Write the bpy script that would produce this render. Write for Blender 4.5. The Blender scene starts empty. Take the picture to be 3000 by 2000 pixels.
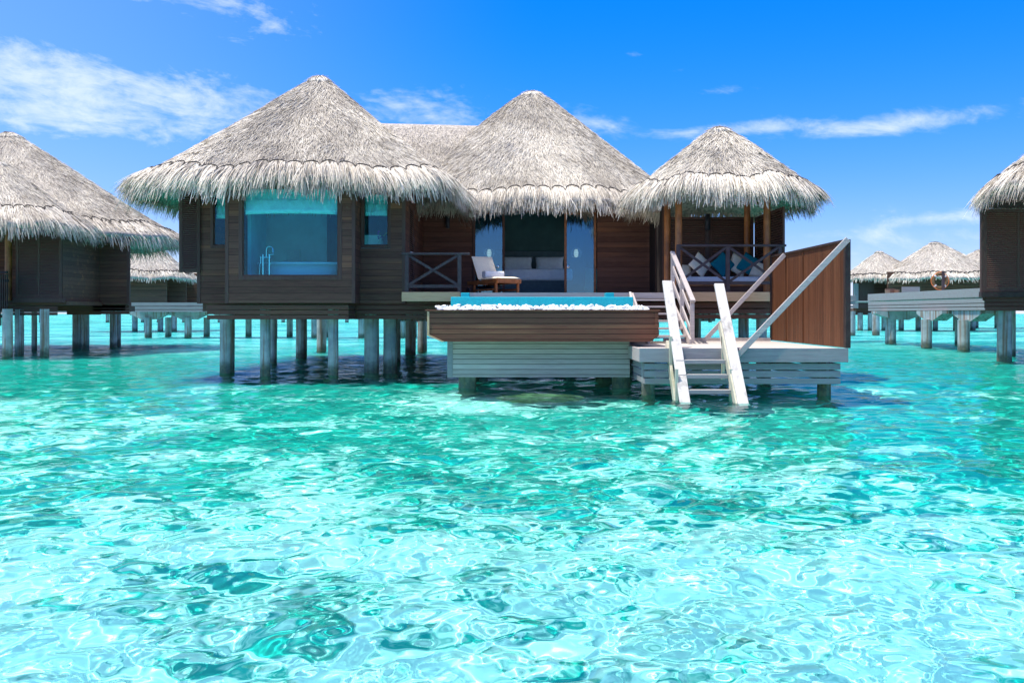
import bpy, bmesh, math, random
import numpy as np
from mathutils import Vector, Matrix
S = bpy.context.scene
COL = S.collection
R = math.radians
random.seed(4)
RNG = np.random.default_rng(7)

# ------------------------------------------------------------------ camera
F, EYE, HZ = 2700.0, 1.45, 918.0
cd = bpy.data.cameras.new('camera'); cam = bpy.data.objects.new('camera', cd); COL.objects.link(cam); S.camera = cam
cam.location = (0, 0, EYE); cam.rotation_euler = (R(90), 0, 0)
cd.sensor_width = 36; cd.lens = 36*F/3000; cd.shift_y = (HZ-1000)/3000; cd.clip_end = 9000; cd.clip_start = .05
def PX(x, D): return (x-1500)*D/F
def PZ(y, D): return EYE+(HZ-y)*D/F
def WL(y): return EYE*F/(y-HZ)          # distance of a waterline seen at height y

# ------------------------------------------------------------------ light
SUN_EL, SUN_AZ = R(71), R(74)           # azimuth from straight behind the camera towards its left
w = bpy.data.worlds.new('World'); S.world = w; w.use_nodes = True
S.view_settings.view_transform = 'Standard'; S.view_settings.look = 'None'; S.view_settings.gamma = 1
S.view_settings.exposure = 0.50
sl = bpy.data.lights.new('sun', 'SUN'); sl.energy = 4.2; sl.angle = R(.5); sl.color = (1, .955, .89)
sun = bpy.data.objects.new('sun', sl); COL.objects.link(sun)
sdir = Vector((-math.cos(SUN_EL)*math.sin(SUN_AZ), -math.cos(SUN_EL)*math.cos(SUN_AZ), math.sin(SUN_EL)))
sun.rotation_euler = sdir.to_track_quat('Z', 'Y').to_euler(); sun.location = (0, 0, 40)
sl.cycles.is_caustics_light = True
S.cycles.max_bounces = 10; S.cycles.transmission_bounces = 8; S.cycles.transparent_max_bounces = 16
S.cycles.diffuse_bounces = 5; S.cycles.glossy_bounces = 4
S.cycles.sample_clamp_indirect = 6; S.cycles.use_denoising = True

class NT:
    """short hand for building node trees"""
    def __init__(s, tree): s.t = tree
    def n(s, kind, **kw):
        nd = s.t.nodes.new(kind)
        for k, v in kw.items(): setattr(nd, k, v)
        return nd
    def put(s, sock, v):
        if v is None: return
        if isinstance(v, bpy.types.NodeSocket): s.t.links.new(v, sock)
        else:
            if isinstance(v, tuple) and len(v) == 3 and sock.type == 'RGBA': v = v+(1,)
            sock.default_value = v
    def m(s, op, a, b=None, c=None, clamp=False):
        nd = s.n('ShaderNodeMath', operation=op, use_clamp=clamp)
        for i, v in enumerate((a, b, c)): s.put(nd.inputs[i], v)
        return nd.outputs[0]
    def mix(s, f, a, b, mode='MIX'):
        nd = s.n('ShaderNodeMix', data_type='RGBA', blend_type=mode)
        s.put(nd.inputs['Factor'], f); s.put(nd.inputs[6], a); s.put(nd.inputs[7], b)
        return nd.outputs[2]
    def noise(s, vec, scale=5, detail=4, rough=.55, dist=0):
        nd = s.n('ShaderNodeTexNoise'); s.put(nd.inputs['Vector'], vec)
        nd.inputs['Scale'].default_value = scale; nd.inputs['Detail'].default_value = detail
        nd.inputs['Roughness'].default_value = rough; nd.inputs['Distortion'].default_value = dist
        return nd.outputs['Fac']
    def map(s, vec, loc=(0,0,0), rot=(0,0,0), sc=(1,1,1)):
        nd = s.n('ShaderNodeMapping'); s.put(nd.inputs[0], vec)
        nd.inputs[1].default_value = loc; nd.inputs[2].default_value = rot; nd.inputs[3].default_value = sc
        return nd.outputs[0]
    def ss(s, v, a, b):
        nd = s.n('ShaderNodeMapRange', interpolation_type='SMOOTHSTEP'); s.put(nd.inputs[0], v)
        nd.inputs[1].default_value = a; nd.inputs[2].default_value = b
        return nd.outputs[0]
    def xyz(s, x, y, z):
        nd = s.n('ShaderNodeCombineXYZ')
        for i, v in enumerate((x, y, z)): s.put(nd.inputs[i], v)
        return nd.outputs[0]

# sky: Nishita daylight, deepened, with thin high cloud
t = NT(w.node_tree); bg = w.node_tree.nodes['Background']
sk = t.n('ShaderNodeTexSky', sky_type='NISHITA', sun_disc=False, sun_elevation=SUN_EL, sun_rotation=R(180)+SUN_AZ)
sk.air_density = 1.0; sk.dust_density = .25; sk.ozone_density = 4.0; sk.altitude = 0
dirv = t.n('ShaderNodeTexCoord').outputs['Generated']
sp = t.n('ShaderNodeSeparateXYZ'); t.put(sp.inputs[0], dirv)
dz = t.m('MAXIMUM', sp.outputs[2], 0.012)
lift = t.n('ShaderNodeVectorMath', operation='NORMALIZE'); t.put(lift.inputs[0], t.xyz(sp.outputs[0], sp.outputs[1], t.m('ADD', dz, .03)))
t.put(sk.inputs[0], lift.outputs[0]) if sk.inputs else None
hs = t.n('ShaderNodeHueSaturation'); hs.inputs['Saturation'].default_value = 1.38; hs.inputs['Value'].default_value = 1.0
t.put(hs.inputs['Color'], sk.outputs[0])
high = t.ss(sp.outputs[2], .02, .36)
skyc = t.mix(1.0, hs.outputs[0], t.mix(high, (.90, .72, .90), (.05, .76, 1.42)), 'MULTIPLY')
az = t.m('ARCTAN2', sp.outputs[0], sp.outputs[1]); ev = t.m('ARCSINE', sp.outputs[2])
def blob(a, e, ra, re, slope=0.0):
    da = t.m('SUBTRACT', az, a)
    de = t.m('SUBTRACT', t.m('SUBTRACT', ev, e), t.m('MULTIPLY', da, slope))
    q = t.m('ADD', t.m('POWER', t.m('ABSOLUTE', t.m('DIVIDE', da, ra)), 2.0), t.m('POWER', t.m('ABSOLUTE', t.m('DIVIDE', de, re)), 2.0))
    return t.m('POWER', 2.718, t.m('MULTIPLY', q, -1.0))
msk = None
for a, e, ra, re, sl_, k in ((-.45, .216, .33, .058, -.09, 1.30), (-.34, .31, .18, .034, -.12, .98), (-.10, .215, .22, .03, .0, .88), (.02, .20, .18, .018, -.03, 1.0),
                         (.24, .192, .16, .011, .02, 1.0), (.40, .188, .14, .015, .03, 1.15), (.45, .093, .11, .012, .06, 1.1), (.40, .075, .14, .03, 0, .85),
                         (.13, .272, .02, .006, -.1, .85), (.172, .252, .022, .006, .2, .85), (.225, .232, .05, .006, -.02, .72), (-.47, .34, .05, .02, -.1, .45), (-.31, .31, .05, .03, -.5, .62)):
    b = t.m('MULTIPLY', blob(a, e, ra, re, sl_), k)
    msk = b if msk is None else t.m('MAXIMUM', msk, b)
cv = t.xyz(t.m('MULTIPLY', az, 5.0), t.m('MULTIPLY', t.m('ADD', ev, t.m('MULTIPLY', az, .12)), 14.0), 0.0)
n1 = t.noise(cv, 1.9, 12, .66, .5)
n2 = t.noise(t.map(cv, (3, 7, 2), sc=(1.4, 1.0, 1)), 5.5, 8, .6, .4)
cl = t.m('ADD', t.m('MULTIPLY', n1, .72), t.m('MULTIPLY', n2, .28))
cl = t.m('ADD', cl, t.m('MULTIPLY', t.m('SUBTRACT', msk, 1.0), .34))
veil = t.m('MULTIPLY', t.ss(az, .05, -.62), .16)
alpha = t.m('MAXIMUM', t.m('MULTIPLY', t.ss(cl, .325, .72), .72), veil)
over = t.m('MULTIPLY', t.ss(ev, .55, 1.0), t.m('ADD', .45, t.m('MULTIPLY', t.ss(t.noise(dirv, 3.0, 6, .6), .35, .62), .5)))   # unseen bright cloud overhead, added to whiten the fill light
t.put(bg.inputs[0], t.mix(over, t.mix(alpha, skyc, (5.0, 5.4, 6.0)), (7.6, 7.3, 6.8)))
bg.inputs[1].default_value = .15

# ------------------------------------------------------------------ materials
def new_mat(name):
    m = bpy.data.materials.new(name); m.use_nodes = True
    return m, NT(m.node_tree), m.node_tree.nodes['Principled BSDF']
def obj_co(t): return t.n('ShaderNodeTexCoord').outputs['Object']
def wood(name, c1, c2, c3=None, axis=2, pitch=.14, grain=0, rough=.65, groove=.05, spec=.15, blot=.5, blotscale=1.0):
    m, t, p = new_mat(name); co = obj_co(t)
    sp = t.n('ShaderNodeSeparateXYZ'); t.put(sp.inputs[0], co)
    a = t.m('DIVIDE', t.m('ADD', sp.outputs[axis], 40.0), pitch)
    idx = t.m('FLOOR', a); fr = t.m('FRACT', a)
    wn = t.n('ShaderNodeTexWhiteNoise', noise_dimensions='1D'); t.put(wn.inputs['W'], idx)
    sc = [14, 14, 14]; sc[grain] = 1.1
    off = t.n('ShaderNodeVectorMath', operation='ADD'); t.put(off.inputs[0], t.map(co, sc=tuple(sc))); t.put(off.inputs[1], t.xyz(t.m('MULTIPLY', wn.outputs[0], 37.0), t.m('MULTIPLY', wn.outputs[0], 91.0), 0.0))
    g = t.noise(off.outputs[0], 2.2, 6, .65, .6)
    sb = [2.5*blotscale]*3; sb[grain] = .9*blotscale
    bl = t.noise(t.map(off.outputs[0], sc=(.1*blotscale,.1*blotscale,.1*blotscale)), 2.5, 4, .55)
    f = t.m('ADD', t.m('MULTIPLY', t.m('SUBTRACT', g, .5), 1.7), t.m('ADD', t.m('MULTIPLY', wn.outputs[0], .55), .22), clamp=True)
    c = t.mix(f, c1, c2)
    if c3: c = t.mix(t.m('MULTIPLY', t.ss(bl, .52, .72), blot), c, c3)
    if groove > 0:
        gr = t.m('LESS_THAN', fr, groove)
        c = t.mix(t.m('MULTIPLY', gr, .8), c, tuple(v*.18 for v in c1))
    else: gr = 0.0
    p.inputs['Roughness'].default_value = rough; p.inputs['Specular IOR Level'].default_value = spec
    t.put(p.inputs['Base Color'], c)
    bp = t.n('ShaderNodeBump'); bp.inputs['Strength'].default_value = .35; bp.inputs['Distance'].default_value = .01
    t.put(bp.inputs['Height'], t.m('SUBTRACT', g, t.m('MULTIPLY', gr, 2.0)))
    t.put(p.inputs['Normal'], bp.outputs[0])
    return m
def plain(name, c, rough=.6, var=.25, scale=6, spec=.3, metal=0.0, bump=0.0):
    m, t, p = new_mat(name)
    n = t.noise(obj_co(t), scale, 5, .6)
    t.put(p.inputs['Base Color'], t.mix(t.ss(n, .3, .7), tuple(v*(1-var) for v in c), tuple(min(1, v*(1+var)) for v in c)))
    p.inputs['Roughness'].default_value = rough; p.inputs['Specular IOR Level'].default_value = spec; p.inputs['Metallic'].default_value = metal
    if bump:
        bp = t.n('ShaderNodeBump'); bp.inputs['Strength'].default_value = bump; bp.inputs['Distance'].default_value = .01
        t.put(bp.inputs['Height'], n); t.put(p.inputs['Normal'], bp.outputs[0])
    return m
M = {}
M['wall'] = wood('dark_planks', (.085, .041, .029), (.165, .082, .054), (.25, .112, .058), pitch=.145, groove=.06, blot=.7)
M['wall_v'] = wood('dark_trim', (.075, .042, .034), (.125, .074, .058), None, axis=0, pitch=5, grain=2, groove=0)
M['louvre'] = wood('louvre_wood', (.11, .066, .052), (.17, .10, .078), None, axis=0, pitch=5, groove=0)
M['louvre_lit'] = wood('sunlit_louvre_wood', (.14, .072, .052), (.23, .125, .09), None, axis=0, pitch=5, groove=0)  # lighter copy of the louvre wood; sunlight on the slats put into the colour
M['skirt'] = wood('skirt_boards', (.085, .042, .030), (.145, .074, .050), (.20, .09, .046), pitch=5, groove=0)
M['planter'] = wood('red_brown_planks', (.115, .048, .029), (.20, .086, .050), (.30, .15, .075), pitch=.098, groove=.15, blot=.7)
M['grey'] = wood('weathered_planks', (.40, .325, .275), (.62, .51, .44), (.46, .34, .26), pitch=.098, groove=.14, rough=.8, blot=.4)
M['grey_board'] = wood('weathered_boards', (.21, .205, .20), (.34, .33, .315), (.27, .23, .20), pitch=5, groove=0, rough=.8, blot=.4)
M['deck'] = wood('deck_boards', (.42, .37, .33), (.62, .56, .50), None, axis=1, pitch=.10, grain=0, groove=.05, rough=.8)
M['fascia'] = wood('tan_boards', (.46, .29, .15), (.64, .43, .25), (.66, .40, .21), pitch=5, groove=0, rough=.75)
M['pale'] = wood('bleached_boards', (.42, .385, .335), (.68, .635, .565), (.27, .245, .215), pitch=5, axis=0, grain=2, groove=0, rough=.85, blot=.85, blotscale=1.6)
M['greenish'] = wood('algae_boards', (.40, .375, .25), (.60, .56, .44), (.30, .30, .18), pitch=5, axis=0, grain=2, groove=0, rough=.8, blot=.8)
M['handrail'] = wood('handrail_wood', (.34, .29, .26), (.52, .46, .42), None, pitch=5, groove=0, rough=.7)
M['screen'] = wood('screen_strips', (.070, .027, .012), (.165, .064, .027), (.24, .098, .043), axis=1, pitch=.045, grain=2, groove=.14, rough=.55, blot=.5)
M['screen_dark'] = plain('screen_frame', (.045, .028, .022), .6)
M['post'] = plain('oiled_log', (.30, .11, .032), .45, .35, 3, .4)
M['teak'] = plain('teak', (.26, .095, .03), .45, .3, 9, .4)
M['rail'] = plain('painted_rail', (.06, .043, .042), .6, .2, 8)
M['tile'] = plain('turquoise_tile', (.0, .38, .43), .35, .12, 40, .5)
M['pebble'] = plain('white_pebble', (.76, .79, .76), .7, .18, 9)
M['cream'] = plain('cream_fabric', (.82, .73, .56), .9, .06, 30)
M['blind'] = plain('blind_fabric', (.80, .80, .72), .9, .05, 20)
M['teal'] = plain('teal_fabric', (.0, .17, .22), .9, .12, 50)
M['matt'] = plain('mattress_fabric', (.66, .68, .70), .9, .05, 20)
M['sheet'] = plain('bed_linen', (.78, .89, .97), .9, .06, 8)
M['white'] = plain('enamel', (.92, .92, .92), .15, .02, 3, .5)
M['chrome'] = plain('chrome', (.85, .86, .88), .12, .02, 3, .5, 1.0)
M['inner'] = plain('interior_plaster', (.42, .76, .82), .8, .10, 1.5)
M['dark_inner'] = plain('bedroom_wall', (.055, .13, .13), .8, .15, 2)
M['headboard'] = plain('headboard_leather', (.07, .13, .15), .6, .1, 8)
M['cord'] = plain('tarred_cord', (.055, .05, .045), .9, .2, 10)
M['black'] = plain('black_metal', (.03, .035, .045), .5, .1, 10)
M['box'] = plain('white_plastic', (.55, .58, .50), .6, .03, 3)
M['rope'] = plain('orange_rope', (.75, .22, .06), .8, .1, 20)
M['buoy'] = plain('buoy_cover', (.16, .11, .05), .8, .3, 8)
M['buoy_white'] = plain('buoy_band', (.62, .62, .60), .8, .05, 8)
M['wicker'] = plain('brown_wicker', (.20, .12, .08), .8, .2, 30)
M['backing'] = plain('louvre_backing', (.02, .014, .012), .9)
M['coral'] = plain('coral_rock', (.20, .17, .08), .9, .6, 5, bump=.6)
M['violet'] = plain('orchid_petal', (.35, .08, .40), .7, .2, 20)
M['leaf'] = plain('orchid_stem', (.25, .40, .12), .7, .2, 20)
M['green'] = plain('green_fabric', (.12, .42, .30), .9, .1, 20)

def concrete():
    m, t, p = new_mat('stained_concrete'); co = obj_co(t)
    n = t.noise(co, 3, 5, .6); st = t.noise(t.map(co, sc=(7, 7, .22)), 1.6, 4, .6)
    c = t.mix(t.ss(n, .3, .7), (.25, .295, .285), (.40, .445, .42))
    c = t.mix(t.m('MULTIPLY', t.ss(st, .50, .62), .8), c, (.20, .10, .04))
    sp = t.n('ShaderNodeSeparateXYZ'); t.put(sp.inputs[0], t.n('ShaderNodeNewGeometry').outputs['Position'])
    wet = t.m('MULTIPLY', t.ss(t.m('ADD', sp.outputs[2], t.m('MULTIPLY', n, .45)), .62, .30), .85)
    t.put(p.inputs['Base Color'], t.mix(wet, c, t.mix(t.ss(t.noise(co, 11, 5, .7), .45, .6), (.045, .055, .035), (.10, .105, .05))))
    p.inputs['Roughness'].default_value = .8
    return m
M['pile'] = concrete()

def thatch(name, lo, mid, hi):
    m, t, p = new_mat(name)
    at = t.n('ShaderNodeAttribute', attribute_name='rnd')
    cr = t.n('ShaderNodeValToRGB'); e = cr.color_ramp.elements
    e[0].position = 0; e[0].color = lo+(1,); e[1].position = 1; e[1].color = hi+(1,)
    k = e.new(.35); k.color = mid+(1,)
    t.put(cr.inputs[0], at.outputs['Fac'])
    n = t.noise(obj_co(t), .60, 6, .62); n2_ = t.noise(t.map(obj_co(t), sc=(1, 1, .5)), 1.9, 5, .6)
    c = t.mix(1.0, cr.outputs[0], t.mix(t.ss(n, .36, .60), (.70, .68, .66), (1.05, 1.04, 1.02)), 'MULTIPLY')
    c = t.mix(t.m('MULTIPLY', t.ss(n2_, .60, .74), .45), c, (.17, .145, .12))
    t.put(p.inputs['Base Color'], c); p.inputs['Roughness'].default_value = .75; p.inputs['Specular IOR Level'].default_value = .25
    return m
M['thatch'] = thatch('palm_thatch', (.18, .158, .122), (.50, .46, .385), (.80, .745, .625))
M['fringe'] = thatch('thatch_fringe', (.25, .215, .155), (.60, .54, .44), (.86, .80, .675))
M['thatch_base'] = plain('thatch_bed', (.38, .34, .285), .95, .4, 14)

def glass(name, tint, refl, rough=.01):
    m, t, p = new_mat(name); t.t.nodes.remove(p)
    g = t.n('ShaderNodeBsdfGlossy'); g.inputs['Roughness'].default_value = rough; g.inputs[0].default_value = (.55, .84, 1, 1)
    tr = t.n('ShaderNodeBsdfTransparent'); tr.inputs[0].default_value = tint+(1,)
    mx = t.n('ShaderNodeMixShader'); mx.inputs[0].default_value = refl
    t.put(mx.inputs[1], tr.outputs[0]); t.put(mx.inputs[2], g.outputs[0]); t.put(t.t.nodes['Material Output'].inputs[0], mx.outputs[0])
    return m
M['glass'] = glass('tinted_glass', (.62, .97, 1.0), .035)
M['door_glass'] = glass('door_glass', (.42, .74, .88), .13)
M['clear'] = glass('vase_glass', (.80, .92, .92), .15)
def emit(name, c, k):
    m, t, p = new_mat(name); p.inputs['Emission Color'].default_value = c+(1,); p.inputs['Emission Strength'].default_value = k
    p.inputs['Base Color'].default_value = (.7, .5, .4, 1)
    return m
M['lamp'] = emit('lit_lamp', (1, .50, .32), 1.15)
def water_mat():
    m, t, p = new_mat('sea_water'); t.t.nodes.remove(p)
    rf = t.n('ShaderNodeBsdfRefraction'); rf.inputs['Color'].default_value = (.57, 1.0, .970, 1); rf.inputs['Roughness'].default_value = 0; rf.inputs['IOR'].default_value = 1.33
    gl = t.n('ShaderNodeBsdfGlossy'); gl.inputs['Roughness'].default_value = .02
    # ripples too small for the mesh further out
    co = t.n('ShaderNodeNewGeometry').outputs['Position']; sp = t.n('ShaderNodeSeparateXYZ'); t.put(sp.inputs[0], co)
    n = t.m('ADD', t.noise(t.map(co, sc=(1.3, 2.2, 1)), 1.0, 5, .62, .3), t.m('MULTIPLY', t.noise(t.map(co, sc=(.22, .45, 1)), 1.0, 4, .6, .4), 2.2))
    bp = t.n('ShaderNodeBump')
    t.put(bp.inputs['Distance'], t.m('ADD', .16, t.m('MULTIPLY', t.ss(sp.outputs[1], 40.0, 160.0), .5)))
    t.put(bp.inputs['Strength'], t.ss(sp.outputs[1], 12.0, 45.0)); t.put(bp.inputs['Height'], n)
    fr = t.n('ShaderNodeFresnel'); fr.inputs['IOR'].default_value = 1.33
    for q in (rf, gl, fr): t.put(q.inputs['Normal'], bp.outputs[0])
    mx = t.n('ShaderNodeMixShader'); t.put(mx.inputs[0], t.m('MULTIPLY', fr.outputs[0], .72))   # reflections cut as a polariser cuts them
    t.put(mx.inputs[1], rf.outputs[0]); t.put(mx.inputs[2], gl.outputs[0]); t.put(t.t.nodes['Material Output'].inputs[0], mx.outputs[0])
    return m
M['water'] = water_mat()
def bed_mat():
    m, t, p = new_mat('lagoon_sand'); co = t.n('ShaderNodeNewGeometry').outputs['Position']
    a = t.noise(t.map(co, sc=(.20, .33, 0)), 1.0, 5, .6, .5)
    b = t.noise(t.map(co, sc=(1.3, 1.7, 0)), 1.0, 6, .65, .3)
    d = t.noise(t.map(co, sc=(3.6, 4.4, 0)), 1.0, 4, .6, .5)
    sp = t.n('ShaderNodeSeparateXYZ'); t.put(sp.inputs[0], co)
    # weed grows thicker further out; the second band paints shade under the villa
    far = t.m('ADD', t.m('MULTIPLY', t.ss(sp.outputs[1], 5.0, 12.0), .065), t.m('MULTIPLY', t.m('MULTIPLY', t.ss(sp.outputs[1], 19.5, 21.0), t.ss(sp.outputs[1], 34.0, 30.0)), .12))
    side = t.m('MULTIPLY', t.ss(sp.outputs[0], 1.5, 6.0), .05)
    v = t.m('ADD', t.m('ADD', t.m('MULTIPLY', a, .42), t.m('ADD', t.m('MULTIPLY', b, .30), t.m('MULTIPLY', d, .28))), t.m('ADD', far, side))
    near = t.m('MULTIPLY', t.ss(sp.outputs[1], 8.5, 4.5), .004)
    c = t.mix(t.ss(t.m('SUBTRACT', v, near), .505, .565), (.90, .91, .83), (.02, .36, .30))
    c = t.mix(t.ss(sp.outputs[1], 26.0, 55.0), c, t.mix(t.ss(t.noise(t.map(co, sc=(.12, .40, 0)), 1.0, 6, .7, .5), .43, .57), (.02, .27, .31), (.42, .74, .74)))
    # shade and dark reflections under villas and pool base, painted into the bed
    def shade_patch(x0, x1, y0, y1):
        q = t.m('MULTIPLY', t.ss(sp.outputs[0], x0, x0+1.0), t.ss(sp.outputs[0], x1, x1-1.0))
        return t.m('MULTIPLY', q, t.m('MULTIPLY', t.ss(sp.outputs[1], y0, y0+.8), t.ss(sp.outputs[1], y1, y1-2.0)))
    pk = t.m('MAXIMUM', t.m('MAXIMUM', shade_patch(-8.4, 7.2, 20.6, 35.0), shade_patch(-26, -14.5, 32.5, 46)), t.m('MULTIPLY', shade_patch(-1.6, 6.2, 17.2, 21.5), .8))
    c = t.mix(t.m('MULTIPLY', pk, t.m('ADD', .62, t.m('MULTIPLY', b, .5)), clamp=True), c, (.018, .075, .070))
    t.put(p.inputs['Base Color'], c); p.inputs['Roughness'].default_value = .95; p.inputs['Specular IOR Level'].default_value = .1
    return m
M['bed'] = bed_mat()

# ------------------------------------------------------------------ mesh helpers
ORG = {}
def tag(o, label=None, cat=None, group=None, kind=None):
    if label: o['label'] = label
    if cat: o['category'] = cat
    if group: o['group'] = group
    if kind: o['kind'] = kind
    return o
def thing(name, label, cat, loc, group=None):
    o = bpy.data.objects.new(name, None); COL.objects.link(o); o.location = loc; o.empty_display_size = .3
    ORG[o.name] = Vector(loc)
    return tag(o, label, cat, group)
def link(name, me, parent, org):
    o = bpy.data.objects.new(name, me); COL.objects.link(o)
    if parent: o.parent = parent
    else: o.location = org
    ORG[o.name] = Vector(org)
    return o
class MB:
    def __init__(s): s.v = []; s.f = []; s.sm = []
    def add(s, vs, fs, smooth=False):
        b = len(s.v); s.v += [tuple(v) for v in vs]; s.f += [tuple(i+b for i in f) for f in fs]; s.sm += [smooth]*len(fs); return s
    def box(s, x0, x1, y0, y1, z0, z1):
        vs = [(x, y, z) for z in (z0, z1) for y in (y0, y1) for x in (x0, x1)]
        return s.add(vs, [(0,2,3,1), (4,5,7,6), (0,1,5,4), (2,6,7,3), (0,4,6,2), (1,3,7,5)])
    def beam(s, p, q, wd, ht, up=(0,0,1)):
        p, q = Vector(p), Vector(q); d = (q-p).normalized(); u = Vector(up)
        a = d.cross(u); a = (a if a.length > 1e-4 else d.cross(Vector((1,0,0)))).normalized(); b = a.cross(d).normalized()
        a *= wd/2; b *= ht/2
        vs = [c+i*a+j*b for c in (p, q) for j in (-1, 1) for i in (-1, 1)]
        return s.add(vs, [(0,2,3,1), (4,5,7,6), (0,1,5,4), (2,6,7,3), (0,4,6,2), (1,3,7,5)])
    def tube(s, pts, r, n=8, caps=True):
        pts = [Vector(p) for p in pts]; rs = r if isinstance(r, (list, tuple)) else [r]*len(pts)
        vs = []; fs = []; ref = None
        for i, p in enumerate(pts):
            d = (pts[min(i+1, len(pts)-1)]-pts[max(i-1, 0)]).normalized()
            if ref is None: ref = d.cross(Vector((0,0,1)) if abs(d.z) < .9 else Vector((1,0,0))).normalized()
            ref = (ref-d*ref.dot(d)).normalized(); b = d.cross(ref)
            for k in range(n):
                a = 2*math.pi*k/n; vs.append(p+rs[i]*(math.cos(a)*ref+math.sin(a)*b))
        for i in range(len(pts)-1):
            for k in range(n): fs.append((i*n+k, i*n+(k+1)%n, (i+1)*n+(k+1)%n, (i+1)*n+k))
        s.add(vs, fs, True)
        if caps: s.add(vs[:n], [tuple(range(n))[::-1]]); s.add(vs[-n:], [tuple(range(n))])
        return s
    def cyl(s, x, y, z0, z1, r, n=20): return s.tube([(x, y, z0), (x, y, z1)], r, n)
    def lathe(s, c, prof, n=20, sx=1, sy=1):
        vs = []; fs = []
        for r_, z in prof:
            for k in range(n):
                a = 2*math.pi*k/n; vs.append((c[0]+r_*sx*math.cos(a), c[1]+r_*sy*math.sin(a), c[2]+z))
        for i in range(len(prof)-1):
            for k in range(n): fs.append((i*n+k, i*n+(k+1)%n, (i+1)*n+(k+1)%n, (i+1)*n+k))
        return s.add(vs, fs, True)
    def prism(s, poly, axis, a0, a1):
        """poly in the plane across axis ('x': (y,z), 'y': (x,z)), swept a0..a1"""
        mk = (lambda p, a: (a, p[0], p[1])) if axis == 'x' else (lambda p, a: (p[0], a, p[1]))
        n = len(poly); vs = [mk(p, a0) for p in poly]+[mk(p, a1) for p in poly]
        return s.add(vs, [tuple(range(n)), tuple(range(2*n-1, n-1, -1))]+[(i, i+n, (i+1)%n+n, (i+1)%n) for i in range(n)])
    def build(s, name, mat, parent=None, loc=None, bevel=0.0):
        org = ORG[parent.name] if parent else Vector(loc)
        me = bpy.data.meshes.new(name)
        me.from_pydata([tuple(Vector(v)-org) for v in s.v], [], s.f)
        me.polygons.foreach_set('use_smooth', s.sm)
        bm = bmesh.new(); bm.from_mesh(me); bmesh.ops.recalc_face_normals(bm, faces=bm.faces); bm.to_mesh(me); bm.free()
        me.materials.append(mat); me.update()
        o = link(name, me, parent, org)
        if bevel:
            b = o.modifiers.new('bevel', 'BEVEL'); b.width = bevel; b.segments = 2; b.limit_method = 'ANGLE'; b.angle_limit = R(50)
        return o
def np_mesh(name, V, Q, mats, mi=None, rnd=None, smooth=None, parent=None, loc=None):
    org = ORG[parent.name] if parent else Vector(loc)
    me = bpy.data.meshes.new(name)
    V = (np.asarray(V)-np.array(org)).astype('f'); Q = np.asarray(Q).astype('i')
    me.vertices.add(len(V)); me.vertices.foreach_set('co', V.ravel())
    me.loops.add(Q.size); me.loops.foreach_set('vertex_index', Q.ravel())
    me.polygons.add(len(Q)); me.polygons.foreach_set('loop_start', np.arange(0, Q.size, 4, dtype='i'))
    for m in mats: me.materials.append(m)
    if mi is not None: me.polygons.foreach_set('material_index', np.asarray(mi, dtype='i'))
    me.update(calc_edges=True)
    me.polygons.foreach_set('use_smooth', np.ones(len(Q), bool) if smooth is None else smooth)
    if rnd is not None:
        at = me.attributes.new('rnd', 'FLOAT', 'FACE'); at.data.foreach_set('value', np.asarray(rnd, dtype='f'))
    return link(name, me, parent, org)
def grid_quads(n, m):
    i = np.arange(n*m).reshape(n, m)
    return np.stack([i[:-1, :-1], i[:-1, 1:], i[1:, 1:], i[1:, :-1]], -1).reshape(-1, 4)

# ------------------------------------------------------------------ thatched roofs
def ribbons(P, D, Wd, L, wid, seg=1, droop=0.0, taper=.35):
    """blade strips: start P, start direction D, width direction Wd, length L, width wid; seg quads each, bending down by droop"""
    n = len(P); pts = [P]; d = D.copy(); p = P.copy()
    for k in range(seg):
        p = p+d*(L/seg)[:, None]; pts.append(p)
        d = d+np.array([0, 0, -1.0])*(droop if np.isscalar(droop) else droop[:, None])
        d /= np.linalg.norm(d, axis=1)[:, None]
    V = np.empty((n, seg+1, 2, 3))
    for k, q in enumerate(pts):
        h = (wid*(1-(1-taper)*k/seg)/2)[:, None]
        V[:, k, 0] = q-Wd*h; V[:, k, 1] = q+Wd*h
    base = (np.arange(n)*(seg+1)*2)[:, None]
    Q = np.concatenate([base+np.array([[2*k, 2*k+1, 2*k+3, 2*k+2]]) for k in range(seg)], 1).reshape(-1, 4)
    return V.reshape(-1, 3), Q
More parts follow.
